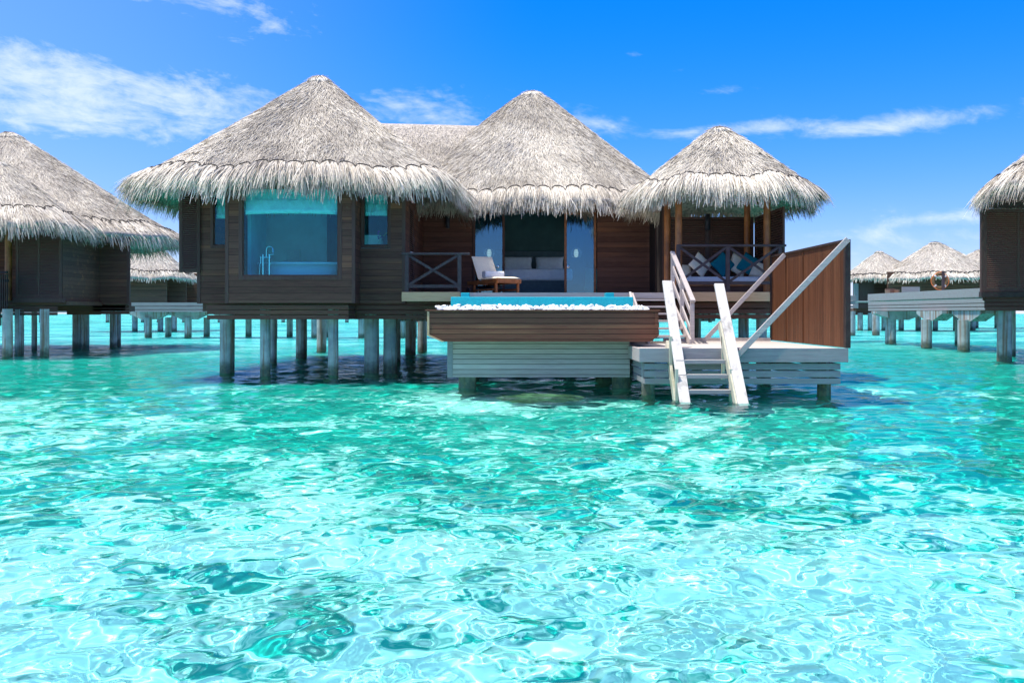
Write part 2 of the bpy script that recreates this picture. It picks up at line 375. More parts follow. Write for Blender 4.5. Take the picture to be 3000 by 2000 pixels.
def roof(parent, spine, out, ze, dens=720, flare=.10, cap=.075, round_=.05, fl=.80, fdens=400, wscale=1.0, scallop=.42, tie=.90, back=.35, expo=None, lift=0.0):
    """spine: one or two (x, y, z) ridge points; out: (cx, cy, a, b, n) superellipse of the eave at height ze"""
    cx, cy, a, b, ex = out
    S0 = np.array(spine[0], float); S1 = np.array(spine[-1], float)
    def outline(th):
        c, s = np.cos(th), np.sin(th)
        r = (np.abs(c/a)**ex+np.abs(s/b)**ex)**(-1/ex)
        r = r*(1+.008*np.sin(th*9+cx)+.006*np.sin(th*17+cy))
        return np.stack([cx+r*c, cy+r*s], -1)
    def surf(th, t):
        O = outline(th)
        d = (S1-S0)[:2]; L2 = max(d@d, 1e-9)
        u = np.clip(((O-S0[:2])@d)/L2, 0, 1) if L2 > 1e-6 else np.zeros(len(O))
        P = S0+(S1-S0)*u[:, None]
        tr = (np.sqrt(t*t+round_*round_)-round_)/(math.sqrt(1+round_*round_)-round_)
        pf = tr+flare*tr*(1-tr)
        z = P[:, 2]-(P[:, 2]-ze)*pf
        wob = .05*np.sin(th*7+t*5+cx)*t+.04*np.sin(th*13-t*9)*t
        return np.stack([P[:, 0]+(O[:, 0]-P[:, 0])*t, P[:, 1]+(O[:, 1]-P[:, 1])*t, z+wob], -1)
    def frame(th, t):
        e = 1e-3; P = surf(th, t); T = surf(th, t+e)-P; A = surf(th+e, t)-P
        T /= np.linalg.norm(T, axis=1)[:, None]
        N = np.cross(T, A); N /= np.linalg.norm(N, axis=1)[:, None]+1e-9
        N *= np.sign(N[:, 2:3])
        A = np.cross(N, T)
        return P, T, A, N
    # body: upper skin, rim, underside
    nt_, na = 26, 96
    ths = np.linspace(0, 2*math.pi, na+1); rows = []
    for t_ in list(np.linspace(0.0, 1, nt_)): rows.append(surf(ths, np.full(na+1, max(t_, 1e-4))))
    low = surf(ths, np.full(na+1, .985)); low[:, 2] -= .22; rows.append(low)
    for t_ in (.7, .35, .0001):
        q = surf(ths, np.full(na+1, t_)); q[:, 2] -= .26; rows.append(q)
    V0 = np.concatenate(rows); Q0 = grid_quads(len(rows), na+1)
    # blades all over the slopes
    area = 4*a*b*1.12*.93; n = int(area*dens)
    th = RNG.uniform(0, 2*math.pi, n*3); O = outline(th)
    tt = np.sqrt(RNG.uniform(0.004, 1.0, n*3))*.93
    rr = np.linalg.norm(O-np.array([cx, cy]), axis=1); keep = RNG.uniform(0, 1, n*3) < (rr/rr.max())**2
    facing = (O[:, 1]-cy) < .35*b
    keep &= facing | (RNG.uniform(0, 1, n*3) < back)
    th, tt = th[keep][:n], tt[keep][:n]; n = len(th)
    P, T, A, N = frame(th, tt)
    # shaggy clumps: neighbouring blades lean together
    lean = .30*np.sin(P[:, 0]*3.1+P[:, 1]*2.3)*np.sin(P[:, 2]*5.3+P[:, 0]*1.7)+RNG.normal(0, .24, n)
    D = T+A*lean[:, None]+N*RNG.uniform(.0, .14, n)[:, None]; D /= np.linalg.norm(D, axis=1)[:, None]
    roll = RNG.normal(0, .55, n); Wd = A*np.cos(roll)[:, None]+N*np.sin(roll)[:, None]
    L = RNG.uniform(.12, .34, n)*wscale**.5; wid = RNG.uniform(.010, .021, n)*wscale
    P = P+N*RNG.uniform(.0, .03, n)[:, None]
    V1, Q1 = ribbons(P, D, Wd, L, wid)
    rn1 = np.clip(RNG.beta(2.8, 1.8, n)+.10*np.sin(P[:, 0]*1.3+P[:, 2]*2.1), 0, 1)
    V = np.concatenate([V0, V1]); Q = np.concatenate([Q0, Q1+len(V0)])
    mi = np.r_[np.zeros(len(Q0), 'i'), np.ones(len(Q1), 'i')]
    o = np_mesh('thatched_roof', V, Q, [M['thatch_base'], M['thatch']], mi, np.r_[np.full(len(Q0), .3), rn1], mi == 0, parent)
    # drooping fringe below the binding cord, several overlapping layers
    per = 2*math.pi*math.sqrt((a*a+b*b)/2)*1.08; m = int(per*fdens)
    dense = np.linspace(0, 2*math.pi, 2000); OO = outline(dense); ds = np.r_[0, np.cumsum(np.linalg.norm(np.diff(OO, axis=0), axis=1))]
    th = np.interp(RNG.uniform(0, ds[-1], m), ds, dense); arc = np.interp(th, dense, ds)
    nsc = max(6, round(ds[-1]/scallop)); sw = ds[-1]/nsc
    ph = (arc/sw) % 1.0; bulge = np.sqrt(np.clip(1-(2*ph-1)**2, 0, 1))
    lay = RNG.uniform(0, 1, m)
    tt = tie-.034*bulge+(.975-tie)*lay**1.1+.004
    P, T, A, N = frame(th, tt)
    Dn = T*.95+np.array([0, 0, -.42])+N*RNG.uniform(.02, .46, m)[:, None]+A*(RNG.normal(0, .16, m)+.30*(ph-.5))[:, None]; Dn /= np.linalg.norm(Dn, axis=1)[:, None]
    roll = RNG.normal(0, .6, m); Wd = A*np.cos(roll)[:, None]+N*np.sin(roll)[:, None]
    # ragged tips: long and short tufts
    tuft = .24*np.sin(arc*4.7)*np.sin(arc*1.9+1)+.12*np.sin(arc*11.3)
    L = fl*(RNG.uniform(.55, 1.08, m)+tuft*.6)*(1-.1*lay); L = np.clip(L, .2, 2)
    longer = RNG.uniform(0, 1, m) < .05; L[longer] *= 1.28
    V, Q = ribbons(P+N*(.03+.05*(1-lay))[:, None], Dn, Wd, L, RNG.uniform(.014, .029, m)*wscale, 3, RNG.uniform(.10, .55, m)*(.6+.7*lay), .25)
    rn = np.repeat(np.clip(RNG.beta(2.2, 1.25, m), 0, 1), 3)
    # inner curtain hanging from the eave edge
    m2 = int(per*fdens*.45); th2 = np.interp(RNG.uniform(0, ds[-1], m2), ds, dense)
    P2, T2, A2, N2 = frame(th2, RNG.uniform(.93, 1.0, m2)); P2[:, 2] -= RNG.uniform(.02, .2, m2)
    D2 = T2*.5+np.array([0, 0, -.8])+A2*RNG.normal(0, .18, m2)[:, None]; D2 /= np.linalg.norm(D2, axis=1)[:, None]
    V2, Q2 = ribbons(P2, D2, A2, fl*RNG.uniform(.35, .72, m2), RNG.uniform(.018, .034, m2)*wscale, 2, .2, .3)
    rn2 = np.repeat(RNG.beta(1.4, 2.2, m2), 2)
    np_mesh('thatch_fringe', np.concatenate([V, V2]), np.concatenate([Q, Q2+len(V)]), [M['fringe']], None, np.r_[rn, rn2], np.zeros(len(Q)+len(Q2), bool), o)
    # scalloped binding cord
    ng = nsc*8; arc = np.linspace(0, ds[-1], ng+1); th = np.interp(arc, ds, dense); ph = (arc/sw) % 1.0
    tt = tie-.040*np.sqrt(np.clip(1-(2*ph-1)**2, 0, 1))
    P, T, A, N = frame(th, tt)
    cb = MB(); cb.tube([Vector(p) for p in (P+N*.07)], .015*wscale, 5, False); cb.build('binding_cord', M['cord'], o)
    # cap of finer thatch at the peak
    if cap:
        rows = [surf(ths, np.full(na+1, t_)) for t_ in (1e-4, cap*.35, cap*.7, cap)]
        for q in rows: q[:, 2] += .075
        e = surf(ths, np.full(na+1, cap*1.06)); e[:, 2] += .02; rows.append(e)
        V0 = np.concatenate(rows); Q0 = grid_quads(len(rows), na+1)
        m3 = int(260*(a*cap)**1*2); th3 = RNG.uniform(0, 2*math.pi, m3); P3, T3, A3, N3 = frame(th3, RNG.uniform(.005, cap, m3))
        V3, Q3 = ribbons(P3+np.array([0, 0, .08]), T3+N3*.05, A3, RNG.uniform(.1, .25, m3), RNG.uniform(.02, .04, m3)*wscale)
        np_mesh('roof_cap', np.concatenate([V0, V3]), np.concatenate([Q0, Q3+len(V0)]), [M['thatch']], None, np.r_[np.full(len(Q0), .65), RNG.beta(3, 1.3, m3)], None, o)
    return o

# ------------------------------------------------------------------ setting: lagoon bed, water
r = np.exp(np.arange(math.log(1.6), math.log(4500), .0037)); th = np.linspace(-R(48), R(48), 540)
RR, TT = np.meshgrid(r, th, indexing='ij'); X = RR*np.sin(TT); Y = RR*np.cos(TT)
spc = RR*.0037; Z = np.zeros_like(X)
rw = np.random.default_rng(21)
for lam in np.geomspace(.10, 3.0, 76):
    k = 2*math.pi/lam; am = .0031*lam**.76*min(1, lam**-.35)*min(1, (lam/.26)**.55)*rw.uniform(.5, 1.3)
    ang = rw.normal(R(80), .95); p0 = rw.uniform(0, 6.3)
    Z += am*np.clip((lam/spc-2.6)/3, 0, 1)*np.cos(k*(X*math.cos(ang)+Y*math.sin(ang))+p0+.9*np.sin(k*.21*(X*math.sin(ang)-Y*math.cos(ang))+p0*3)+.5*np.sin(k*.083*(X-Y)+p0))
sea = np_mesh('water', np.stack([X, Y, Z], -1).reshape(-1, 3), grid_quads(*X.shape), [M['water']], loc=(0, 0, 0))
tag(sea, 'clear rippled turquoise lagoon water', 'water', kind='structure'); sea.cycles.is_caustics_caster = True
Xb, Yb = X[::8, ::8], Y[::8, ::8]
Zb = -1.30-.35*np.clip((Yb-4)/16, 0, 1)+.10*np.sin(Xb*.7+1)*np.sin(Yb*.55)+.05*np.sin(Xb*1.9+Yb*1.3)
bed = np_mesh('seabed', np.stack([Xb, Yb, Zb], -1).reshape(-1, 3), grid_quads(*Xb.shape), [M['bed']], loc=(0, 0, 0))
tag(bed, 'pale sandy lagoon bed with darker weed patches', 'seabed', kind='structure'); bed.cycles.is_caustics_receiver = True
# ------------------------------------------------------------------ shared pieces
def pile(parent, x, y, z1, rad, z0=-2.2, n=22, mat=None):
    mb = MB(); k = .03*rad
    mb.tube([(x, y, z0), (x, y, -.05), (x+k, y, z1*.5), (x, y, z1)], [rad*1.01, rad*1.01, rad, rad*.99], n)
    o = mb.build('pile', mat or M['pile'], parent); o.cycles.is_caustics_receiver = True
    return o
def skirt(parent, x0, x1, y, zs, mat=None, th=.03, depth=.0, side=None):
    mb = MB()
    for z0, z1 in zs:
        mb.box(x0, x1, y, y+th, z0, z1)
        if side in ('l', 'lr'): mb.box(x0-.002, x0+th-.002, y+th, y+depth, z0, z1)
        if side in ('r', 'lr'): mb.box(x1-th+.002, x1+.002, y+th, y+depth, z0, z1)
    return mb.build('skirt_boards', mat or M['skirt'], parent, bevel=.004)
def louvre(parent, name, p, q, z0, z1, pitch=.055, fw=.07, th=.045, mat=None, mids=0, slat=None):
    """louvred panel standing between plan points p and q; frame with children 'slats'"""
    p, q = Vector((p[0], p[1], 0)), Vector((q[0], q[1], 0)); d = (q-p).normalized(); nrm = Vector((d.y, -d.x, 0)); L = (q-p).length
    def bx(mb, a0, a1, zz0, zz1, t):
        vs = [p+d*a+nrm*k+Vector((0, 0, z)) for z in (zz0, zz1) for k in (-t/2, t/2) for a in (a0, a1)]
        mb.add(vs, [(0,2,3,1), (4,5,7,6), (0,1,5,4), (2,6,7,3), (0,4,6,2), (1,3,7,5)])
    mb = MB(); bx(mb, 0, fw, z0, z1, th); bx(mb, L-fw, L, z0, z1, th); bx(mb, fw, L-fw, z0, z0+fw, th*.98); bx(mb, fw, L-fw, z1-fw, z1, th*.98)
    for i in range(mids):
        c = L*(i+1)/(mids+1); bx(mb, c-fw*.35, c+fw*.35, z0+fw, z1-fw, th*.96)
    fr = mb.build(name, mat or M['wall_v'], parent)
    sb = MB(); z = z0+fw+pitch*.5
    while z < z1-fw-pitch*.4:
        a = p+d*fw; b = q-d*fw; c, s_ = .020, pitch*.40
        vs = [pt+nrm*u+Vector((0, 0, z+v)) for pt in (a, b) for u, v in ((c, -s_), (c+.004, -s_+.009), (-c, s_+.009), (-c-.004, s_))]
        sb.add(vs, [(0,1,5,4), (1,2,6,5), (2,3,7,6), (3,0,4,7), (0,3,2,1), (4,5,6,7)]); z += pitch
    bk = MB(); vs = [p+d*a+nrm*k+Vector((0, 0, z)) for z in (z0+.01, z1-.01) for k in (.5*th*0-.030, -.024) for a in (fw*.5, L-fw*.5)]
    bk.add(vs, [(0,2,3,1), (4,5,7,6), (0,1,5,4), (2,6,7,3), (0,4,6,2), (1,3,7,5)]); bk.build('backing', M['backing'], fr)  # dark sheet added so the gaps between slats read as shade
    sb.build('slats', slat or M['louvre'], fr)
    return fr
def xrail(parent, posts, y, z0, zb, zt, x0, x1, pw=.085, mat=None):
    m = mat or M['rail']
    mb = MB(); mb.box(x0, x1, y-.05, y+.05, zt-.05, zt); rl = mb.build('railing', m, parent, bevel=.005)
    for x in posts: MB().box(x-pw/2, x+pw/2, y-.04, y+.04, z0, zt-.05).build('railing_post', m, rl)
    for a, b in zip(posts[:-1], posts[1:]):
        a += pw/2; b -= pw/2
        mb = MB(); mb.box(a, b, y-.025, y+.025, zb-.035, zb+.035); mb.build('lower_rail', m, rl)
        mb = MB(); mb.beam((a, y-.012, zb+.035), (b, y-.012, zt-.07), .022, .06); mb.beam((a, y+.012, zt-.07), (b, y+.012, zb+.035), .022, .06)
        mb.build('cross_brace', m, rl)
    return rl
def window(parent, x0, x1, z0, z1, y, fw=.09, blind_z=None, glass='glass', name='window'):
    mb = MB(); t0, t1 = y-.045, y+.05
    mb.box(x0-fw, x0, t0, t1, z0-fw, z1+fw); mb.box(x1, x1+fw, t0, t1, z0-fw, z1+fw)
    mb.box(x0, x1, t0+.003, t1, z0-fw, z0); mb.box(x0, x1, t0+.003, t1, z1, z1+fw)
    e = .022
    mb.box(x0, x0+e, y-.02, y+.03, z0, z1); mb.box(x1-e, x1, y-.02, y+.03, z0, z1); mb.box(x0+e, x1-e, y-.02, y+.03, z0, z0+e)
    wd = mb.build(name, M['wall_v'], parent, bevel=.006)
    MB().box(x0+.001, x1-.001, y, y+.008, z0+.001, z1-.001).build('pane', M[glass], wd)
    if blind_z:
        n = 30; xs = np.linspace(x0+.03, x1-.03, n); vs = []; fs = []
        zs = [(z1+.03, 0), (z1-(z1-blind_z)*.42, .03), (z1-(z1-blind_z)*.45, -.02), (blind_z+.13, .035), (blind_z+.10, -.015), (blind_z, .02), (blind_z+.012, .05)]
        for j, (z, dy) in enumerate(zs):
            for i, x in enumerate(xs):
                u = (i/(n-1)-.5)*2; sag = .03*(u*u)*(j/6)*(x1-x0)/2.2
                vs.append((x, y+.10+dy*.6+.012*math.sin(i*1.7+j*2.1)+.01*math.sin(i*.6+j), z-sag))
        for j in range(len(zs)-1):
            for i in range(n-1): fs.append((j*n+i, j*n+i+1, (j+1)*n+i+1, (j+1)*n+i))
        mb = MB(); mb.add(vs, fs, True); mb.build('roman_blind', M['blind'], wd)
    return wd
GROUP_VILLA = 'thatched villas on piles'

# ------------------------------------------------------------------ the main villa
V = thing('water_villa', 'large dark timber villa with three thatched peaks on piles, bathtub window and open bedroom', 'villa', (0, 24, 0), GROUP_VILLA)
# bath wing
mb = MB(); y0, y1 = 21.0, 21.06
BX0, BX1, GX0, GX1 = -6.50, -3.61, -6.14, -3.965
mb.box(BX0, GX0-.09, y0, y1, 1.69, 4.9); mb.box(GX1+.09, BX1, y0, y1, 1.69, 4.9)
mb.box(GX0-.09, GX1+.09, y0, y1, 1.69, 2.22); mb.box(GX0-.09, GX1+.09, y0, y1, 4.38, 4.9)
mb.box(BX0+.003, BX0+.06, y1, 21.95, 1.69, 4.9); mb.box(BX1-.06, BX1-.003, y1, 21.95, 1.69, 4.9)
mb.build('bay_wall', M['wall'], V)
for x in (BX0-.035, BX1-.04): MB().box(x, x+.075, y0-.012, y0+.07, 1.685, 4.9).build('corner_board', M['wall_v'], V)
window(V, GX0, GX1, 2.31, 4.29, 21.035, .09, 3.74)
# set-back walls either side of the bay
def wall_hole(parent, x0, x1, y, z0, z1, h, mat='wall', th=.06, name='wall'):
    mb = MB(); a, b, c, d = h
    if a > x0: mb.box(x0, a, y, y+th, z0, z1)
    if b < x1: mb.box(b, x1, y, y+th, z0, z1)
    mb.box(a, b, y, y+th, z0, c); mb.box(a, b, y, y+th, d, z1)
    return mb.build(name, M[mat], parent)
wall_hole(V, -7.46, BX0+.003, 21.95, 1.69, 4.9, (-7.18, -6.56, 3.0, 4.36))
window(V, -7.11, -6.60, 3.07, 4.28, 21.98, .07, 3.72)
wall_hole(V, BX1-.003, -2.56, 21.95, 1.69, 4.9, (-3.60, -2.90, 3.0, 4.36))
window(V, -3.54, -2.95, 3.07, 4.28, 21.98, .06, 3.79)
for x in (-7.5, -2.62): MB().box(x, x+.08, 21.935, 22.02, 1.685, 4.9).build('corner_board', M['wall_v'], V)
mb = MB(); mb.box(-7.455, -7.40, 22.02, 24.2, 1.69, 4.9); mb.box(-7.455, -7.40, 24.2, 25.2, 1.69, 2.2); mb.box(-7.455, -7.40, 25.2, 27.0, 1.69, 4.9); mb.box(-7.455, -7.40, 24.2, 25.2, 4.5, 4.9); mb.build('wall', M['wall'], V)  # unseen side opening, added to let daylight into the bathroom
mb = MB(); mb.box(-2.62, -2.56, 22.02, 23.0, 1.69, 4.9); mb.box(-2.62, -2.56, 24.0, 26.6, 1.69, 4.9); mb.box(-2.62, -2.56, 23.0, 24.0, 4.15, 4.9); mb.build('wall', M['wall'], V)
d = louvre(V, 'louvred_door', (-2.575, 23.0), (-2.575, 24.0), 1.95, 4.15, mat=M['wall_v'])
mb = MB(); mb.tube([(-2.55, 23.1, 2.98), (-2.50, 23.1, 2.98), (-2.50, 23.22, 2.98)], .012, 6); mb.build('door_handle', M['chrome'], d)
for z in (2.2, 3.3, 4.0): MB().box(-2.556, -2.545, 23.975, 24.005, z, z+.14).build('hinge', M['chrome'], d)
louvre(V, 'shutter', (-7.84, 21.70), (-7.42, 21.90), 2.42, 4.45, pitch=.05)
# bath interior shell
MB().box(-7.40, -2.62, 22.06, 26.2, 1.925, 1.94).build('bathroom_floor', M['white'], V)
MB().box(-1.3, 2.8, 26.7, 30.6, 1.925, 1.94).build('bedroom_floor', M['fascia'], V)
MB().box(-7.40, -2.62, 22.06, 26.2, 4.62, 4.66).build('bathroom_ceiling', M['white'], V)
mb = MB(); mb.box(-7.40, -2.62, 26.2, 26.26, 1.95, 4.85); mb.build('bathroom_wall', M['inner'], V)
mb = MB(); mb.box(-6.32, -6.24, 22.03, 23.4, 1.95, 4.6); mb.build('partition', M['inner'], V)
mb = MB(); mb.box(-5.2, -4.5, 25.9, 26.1, 1.95, 4.5); mb.box(-4.3, -3.2, 25.7, 26.1, 1.95, 4.6); mb.build('wardrobe', M['dark_inner'], V)
z3_ = ((1.545, 1.64), (1.40, 1.525), (1.25, 1.38))
mb = MB(); mb.box(-7.4, 6.3, 22.05, 34.0, 1.50, 1.92); mb.build('floor_slab', M['skirt'], V)  # unseen rear part lengthened to darken the reflections below
skirt(V, -7.4, 6.3, 34.0, z3_)  # unseen back skirt, added to block light under the villa
mb = MB(); mb.box(BX0+.06, BX1-.06, 21.06, 22.05, 1.72, 1.93); mb.build('bay_floor', M['skirt'], V)
z3 = ((1.545, 1.64), (1.43, 1.525), (1.315, 1.41))
skirt(V, -6.98, -3.74, 21.08, z3, side='lr', depth=.95)
skirt(V, -3.70, -1.6, 22.0, z3)
MB().box(-7.0, -2.6, 22.4, 22.6, 1.40, 1.5).build('floor_beam', M['skirt'], V)
MB().box(-3.4, 6, 27.2, 27.6, 1.22, 1.5).build('floor_beam', M['pile'], V)
# porch, bedroom front
mb = MB(); mb.box(-2.56, -1.14, 26.6, 26.68, 1.9, 4.95); mb.build('wall', M['wall'], V)
mb = MB(); mb.box(2.46, 3.99, 26.6, 26.68, 1.9, 4.95); mb.build('wall', M['wall'], V)
mb = MB(); mb.box(-1.14, 2.46, 26.6, 26.68, 4.37, 4.95); mb.build('lintel_wall', M['wall'], V)
for x0, x1, hx in ((-1.06, -.28, -.42), (1.58, 2.36, 1.62)):
    fm = MB(); fm.box(x0-.07, x0, 26.57, 26.67, 1.95, 4.37); fm.box(x1, x1+.07, 26.57, 26.67, 1.95, 4.37); fm.box(x0, x1, 26.575, 26.665, 1.95, 2.01); fm.box(x0, x1, 26.575, 26.665, 4.30, 4.37)
    dr = fm.build('glass_door', M['teak'] if x0 > 0 else M['wall_v'], V, bevel=.006)
    MB().box(x0+.001, x1-.001, 26.61, 26.62, 2.011, 4.299).build('pane', M['door_glass'], dr)
    mb = MB(); mb.lathe((0, 0, 0), [(.028, 0), (.045, 0), (.05, .012), (.045, .022), (.028, .022)], 16)
    mb.v = [(hx+x, 26.607-z, 2.80+y) for x, y, z in mb.v]; mb.build('door_handle', M['chrome'], dr)
mb = MB(); mb.box(-1.3, 2.8, 30.6, 30.66, 1.92, 4.9); mb.box(-1.36, -1.3, 26.7, 28.0, 1.92, 4.9); mb.box(-1.36, -1.3, 28.0, 30.0, 1.92, 2.3); mb.box(-1.36, -1.3, 28.0, 30.0, 4.4, 4.9); mb.box(-1.36, -1.3, 30.0, 30.6, 1.92, 4.9); mb.box(2.8, 2.86, 26.7, 27.2, 1.92, 4.9); mb.box(2.8, 2.86, 27.2, 30.2, 1.92, 2.3); mb.box(2.8, 2.86, 27.2, 30.2, 4.4, 4.9); mb.box(2.8, 2.86, 30.2, 30.6, 1.92, 4.9); mb.build('bedroom_wall', M['dark_inner'], V)  # unseen side openings, added to bring daylight onto the bed
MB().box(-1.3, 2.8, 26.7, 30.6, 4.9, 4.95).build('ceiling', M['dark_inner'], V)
MB().box(2.02, 2.16, 30.55, 30.58, 2.86, 2.94).build('switch_plate', M['box'], V)
louvre(V, 'louvred_panel', (3.985, 25.45), (3.985, 26.55), 1.95, 4.5); louvre(V, 'louvred_panel', (3.985, 24.25), (3.985, 25.40), 1.95, 4.5)
# deck
mb = MB(); mb.box(-2.52, 6.32, 21.36, 26.56, 1.88, 1.93); mb.build('deck', M['deck'], V)
mb = MB(); mb.box(-2.55, -1.2, 21.30, 21.34, 1.73, 1.945); mb.build('deck_fascia', M['fascia'], V, bevel=.006)
mb = MB(); mb.box(-1.19, 3.9, 21.30, 21.34, 1.80, 1.93); mb.build('deck_fascia', M['handrail'], V)
mb = MB(); mb.box(3.92, 6.05, 21.30, 21.34, 1.73, 1.945); mb.build('deck_fascia', M['fascia'], V, bevel=.006)
skirt(V, 2.4, 6.05, 21.5, ((1.58, 1.70), (1.45, 1.55), (1.33, 1.42)), side='r', depth=2.5)
xrail(V, (-2.44, -1.22), 21.40, 1.93, 2.08, 2.86, -2.56, -.98)
xrail(V, (3.86, 5.01, 6.22), 21.40, 1.93, 2.16, 3.05, 3.82, 6.36)
mb = MB(); mb.lathe((-1.85, 26.5, 3.9), [(.001, 0), (.06, 0), (.06, .34), (.001, .34)], 14); mb.build('wall_lamp', M['black'], V)
MB().box(-1.16, -.98, 24.9, 25.0, 4.06, 4.20).build('sensor_box', M['box'], V)
# pavilion
for x, y in ((3.94, 21.8), (6.03, 21.8), (3.96, 23.5), (6.0, 23.5)):
    MB().tube([(x, y, 1.93), (x, y, 3.2), (x, y, 4.75)], [.088, .083, .08], 18).build('pavilion_post', M['post'], V)
for p, q in (((3.6, 21.8, 4.55), (6.5, 21.8, 4.55)), ((3.6, 23.5, 4.55), (6.5, 23.5, 4.55))):
    MB().beam(p, q, .1, .16).build('ring_beam', M['post'], V)
for x in (3.95, 6.02): MB().box(x-.05, x+.05, 21.86, 23.44, 4.47, 4.63).build('ring_beam', M['post'], V)
for i, (dx, dy) in enumerate(((-1.4, -1.4), (1.4, -1.4), (-1.8, 0), (1.8, 0), (0, -1.7), (-1.4, 1.4), (1.4, 1.4))):
    MB().beam((5.05+dx*.2, 22.8+dy*.2, 5.35), (5.05+dx, 22.8+dy, 4.34), .07, .10).build('rafter', M['post'], V)
louvre(V, 'pavilion_screen', (4.05, 24.12), (5.1, 24.12), 1.95, 3.97, pitch=.06); louvre(V, 'pavilion_screen', (5.16, 24.12), (6.32, 24.12), 1.95, 3.97, pitch=.06)
louvre(V, 'pavilion_screen', (6.36, 24.1), (6.36, 21.55), 1.95, 3.95, pitch=.06, mids=1)
mb = MB(); mb.lathe((5.10, 24.02, 3.62), [(.001, 0), (.07, 0), (.07, .42), (.001, .42)], 14); mb.build('wall_lamp', M['black'], V)
MB().box(5.05, 5.15, 24.06, 24.16, 1.95, 3.62).build('screen_post', M['rail'], V)
# piles
for x0, x1, y in ((644.5, 686.4, 1093), (762, 792, 1103), (792, 811, 1066), (867, 899, 1047), (928, 956, 1029), (961, 991, 1102), (1067, 1110, 1095),
                  (1138, 1173, 1061), (1187, 1218, 1040), (1223, 1251, 1030), (1126, 1137, 1020)):
    D = max(WL(y), 21.45 if x0 < 1050 else 22.5); pile(V, PX((x0+x1)/2, D), D, 1.55, (x1-x0)/2*D/F)
for x, y, rr_ in ((5.6, 22.3, .125), (5.94, 21.95, .125), (5.25, 26.2, .12), (6.15, 26.5, .12), (3.6, 24.5, .15), (1.5, 24, .17), (-.8, 24, .17), (3.0, 29.5, .17), (-3, 22.7, .17)):
    pile(V, x, y, 1.55, rr_)
# roofs
roof(V, [(-5.07, 24.4, 7.66)], (-5.28, 24.3, 4.08, 3.9, 3.4), 4.52, flare=.10, fl=.74, tie=.94)
roof(V, [(.66, 29.5, 8.48)], (.55, 29.4, 4.9, 4.75, 2.9), 4.50, flare=.08, round_=.09, fl=.56, tie=.95)
roof(V, [(-6.5, 29.3, 7.55), (0.2, 29.5, 7.42)], (-3.4, 29.4, 5.6, 4.65, 6), 4.50, flare=.04, cap=0, round_=.05, fl=.56, tie=.95)
roof(V, [(5.12, 22.8, 5.98)], (5.12, 22.75, 2.25, 2.2, 2.6), 4.30, flare=.0, round_=.13, cap=.12, fl=.58, scallop=.34, tie=.90)
# ------------------------------------------------------------------ plunge pool on its own base
P = thing('plunge_pool', 'turquoise plunge pool with pebble trough and slatted wooden base in front of the villa deck', 'pool', (.5, 18, 0))
mb = MB(); mb.prism([(-1.56, 1.49), (2.69, 1.49), (2.69, 1.02), (2.55, .93), (-1.28, .93), (-1.56, 1.05)], 'y', 17.0, 17.05)
mb.box(2.64, 2.69, 17.05, 20.6, 1.03, 1.49); mb.box(-1.56, -1.51, 17.05, 20.6, 1.06, 1.49)
mb.build('trough_cladding', M['planter'], P)
mb = MB(); mb.box(-1.60, 2.73, 16.975, 17.10, 1.49, 1.52); mb.box(-1.60, -1.46, 17.10, 20.6, 1.49, 1.52); mb.box(2.60, 2.73, 17.10, 20.6, 1.49, 1.52); mb.build('trough_rim', M['planter'], P, bevel=.005)
mb = MB(); mb.prism([(-1.565, 1.485), (-1.525, 1.485), (-1.525, 1.06), (-1.25, .935), (-1.295, .925), (-1.565, 1.045)], 'y', 16.985, 16.998); mb.build('corner_trim', M['fascia'], P)
MB().box(2.63, 2.70, 16.985, 16.998, 1.03, 1.49).build('corner_trim', M['planter'], P)
MB().box(-1.51, 2.64, 17.06, 20.6, 1.30, 1.43).build('trough_floor', M['grey_board'], P)
mb = MB(); mb.box(-1.19, 2.25, 17.6, 17.65, .235, .925); mb.box(-1.19, -1.14, 17.65, 20.6, .235, .925); mb.box(2.2, 2.25, 17.65, 20.6, .235, .925); mb.build('base_cladding', M['grey'], P)
mb = MB(); mb.box(-1.235, -1.13, 17.585, 17.70, .225, .93); mb.build('corner_trim', M['grey_board'], P)
MB().box(-1.13, 2.2, 17.66, 20.6, .5, .92).build('base_core', M['pile'], P)
mb = MB(); mb.box(-1.17, 2.32, 17.62, 17.80, 1.40, 1.765); mb.box(-1.17, -1.0, 17.80, 20.9, 1.40, 1.75); mb.box(2.15, 2.32, 17.80, 20.9, 1.40, 1.75); mb.box(-1.17, 2.32, 20.9, 21.05, 1.40, 1.80)
mb.build('pool_wall', M['tile'], P, bevel=.012)
for x0, x1 in ((-1.15, -.96), (2.11, 2.30)): MB().box(x0, x1, 20.75, 21.1, 1.752, 1.915).build('corner_block', M['tile'], P, bevel=.01)
MB().box(-1.0, 2.15, 17.8, 20.9, 1.42, 1.745).build('pool_water', M['tile'], P)
for x0, x1 in ((1350, 1373), (1802, 1850)):
    pile(P, PX((x0+x1)/2, 18.05)+(.05 if x0 < 1500 else -.05), 18.05, .5, .17)
pile(P, -.9, 20.3, .5, .17); pile(P, 2.0, 20.3, .5, .17)
vs = MB(); rp = random.Random(3)
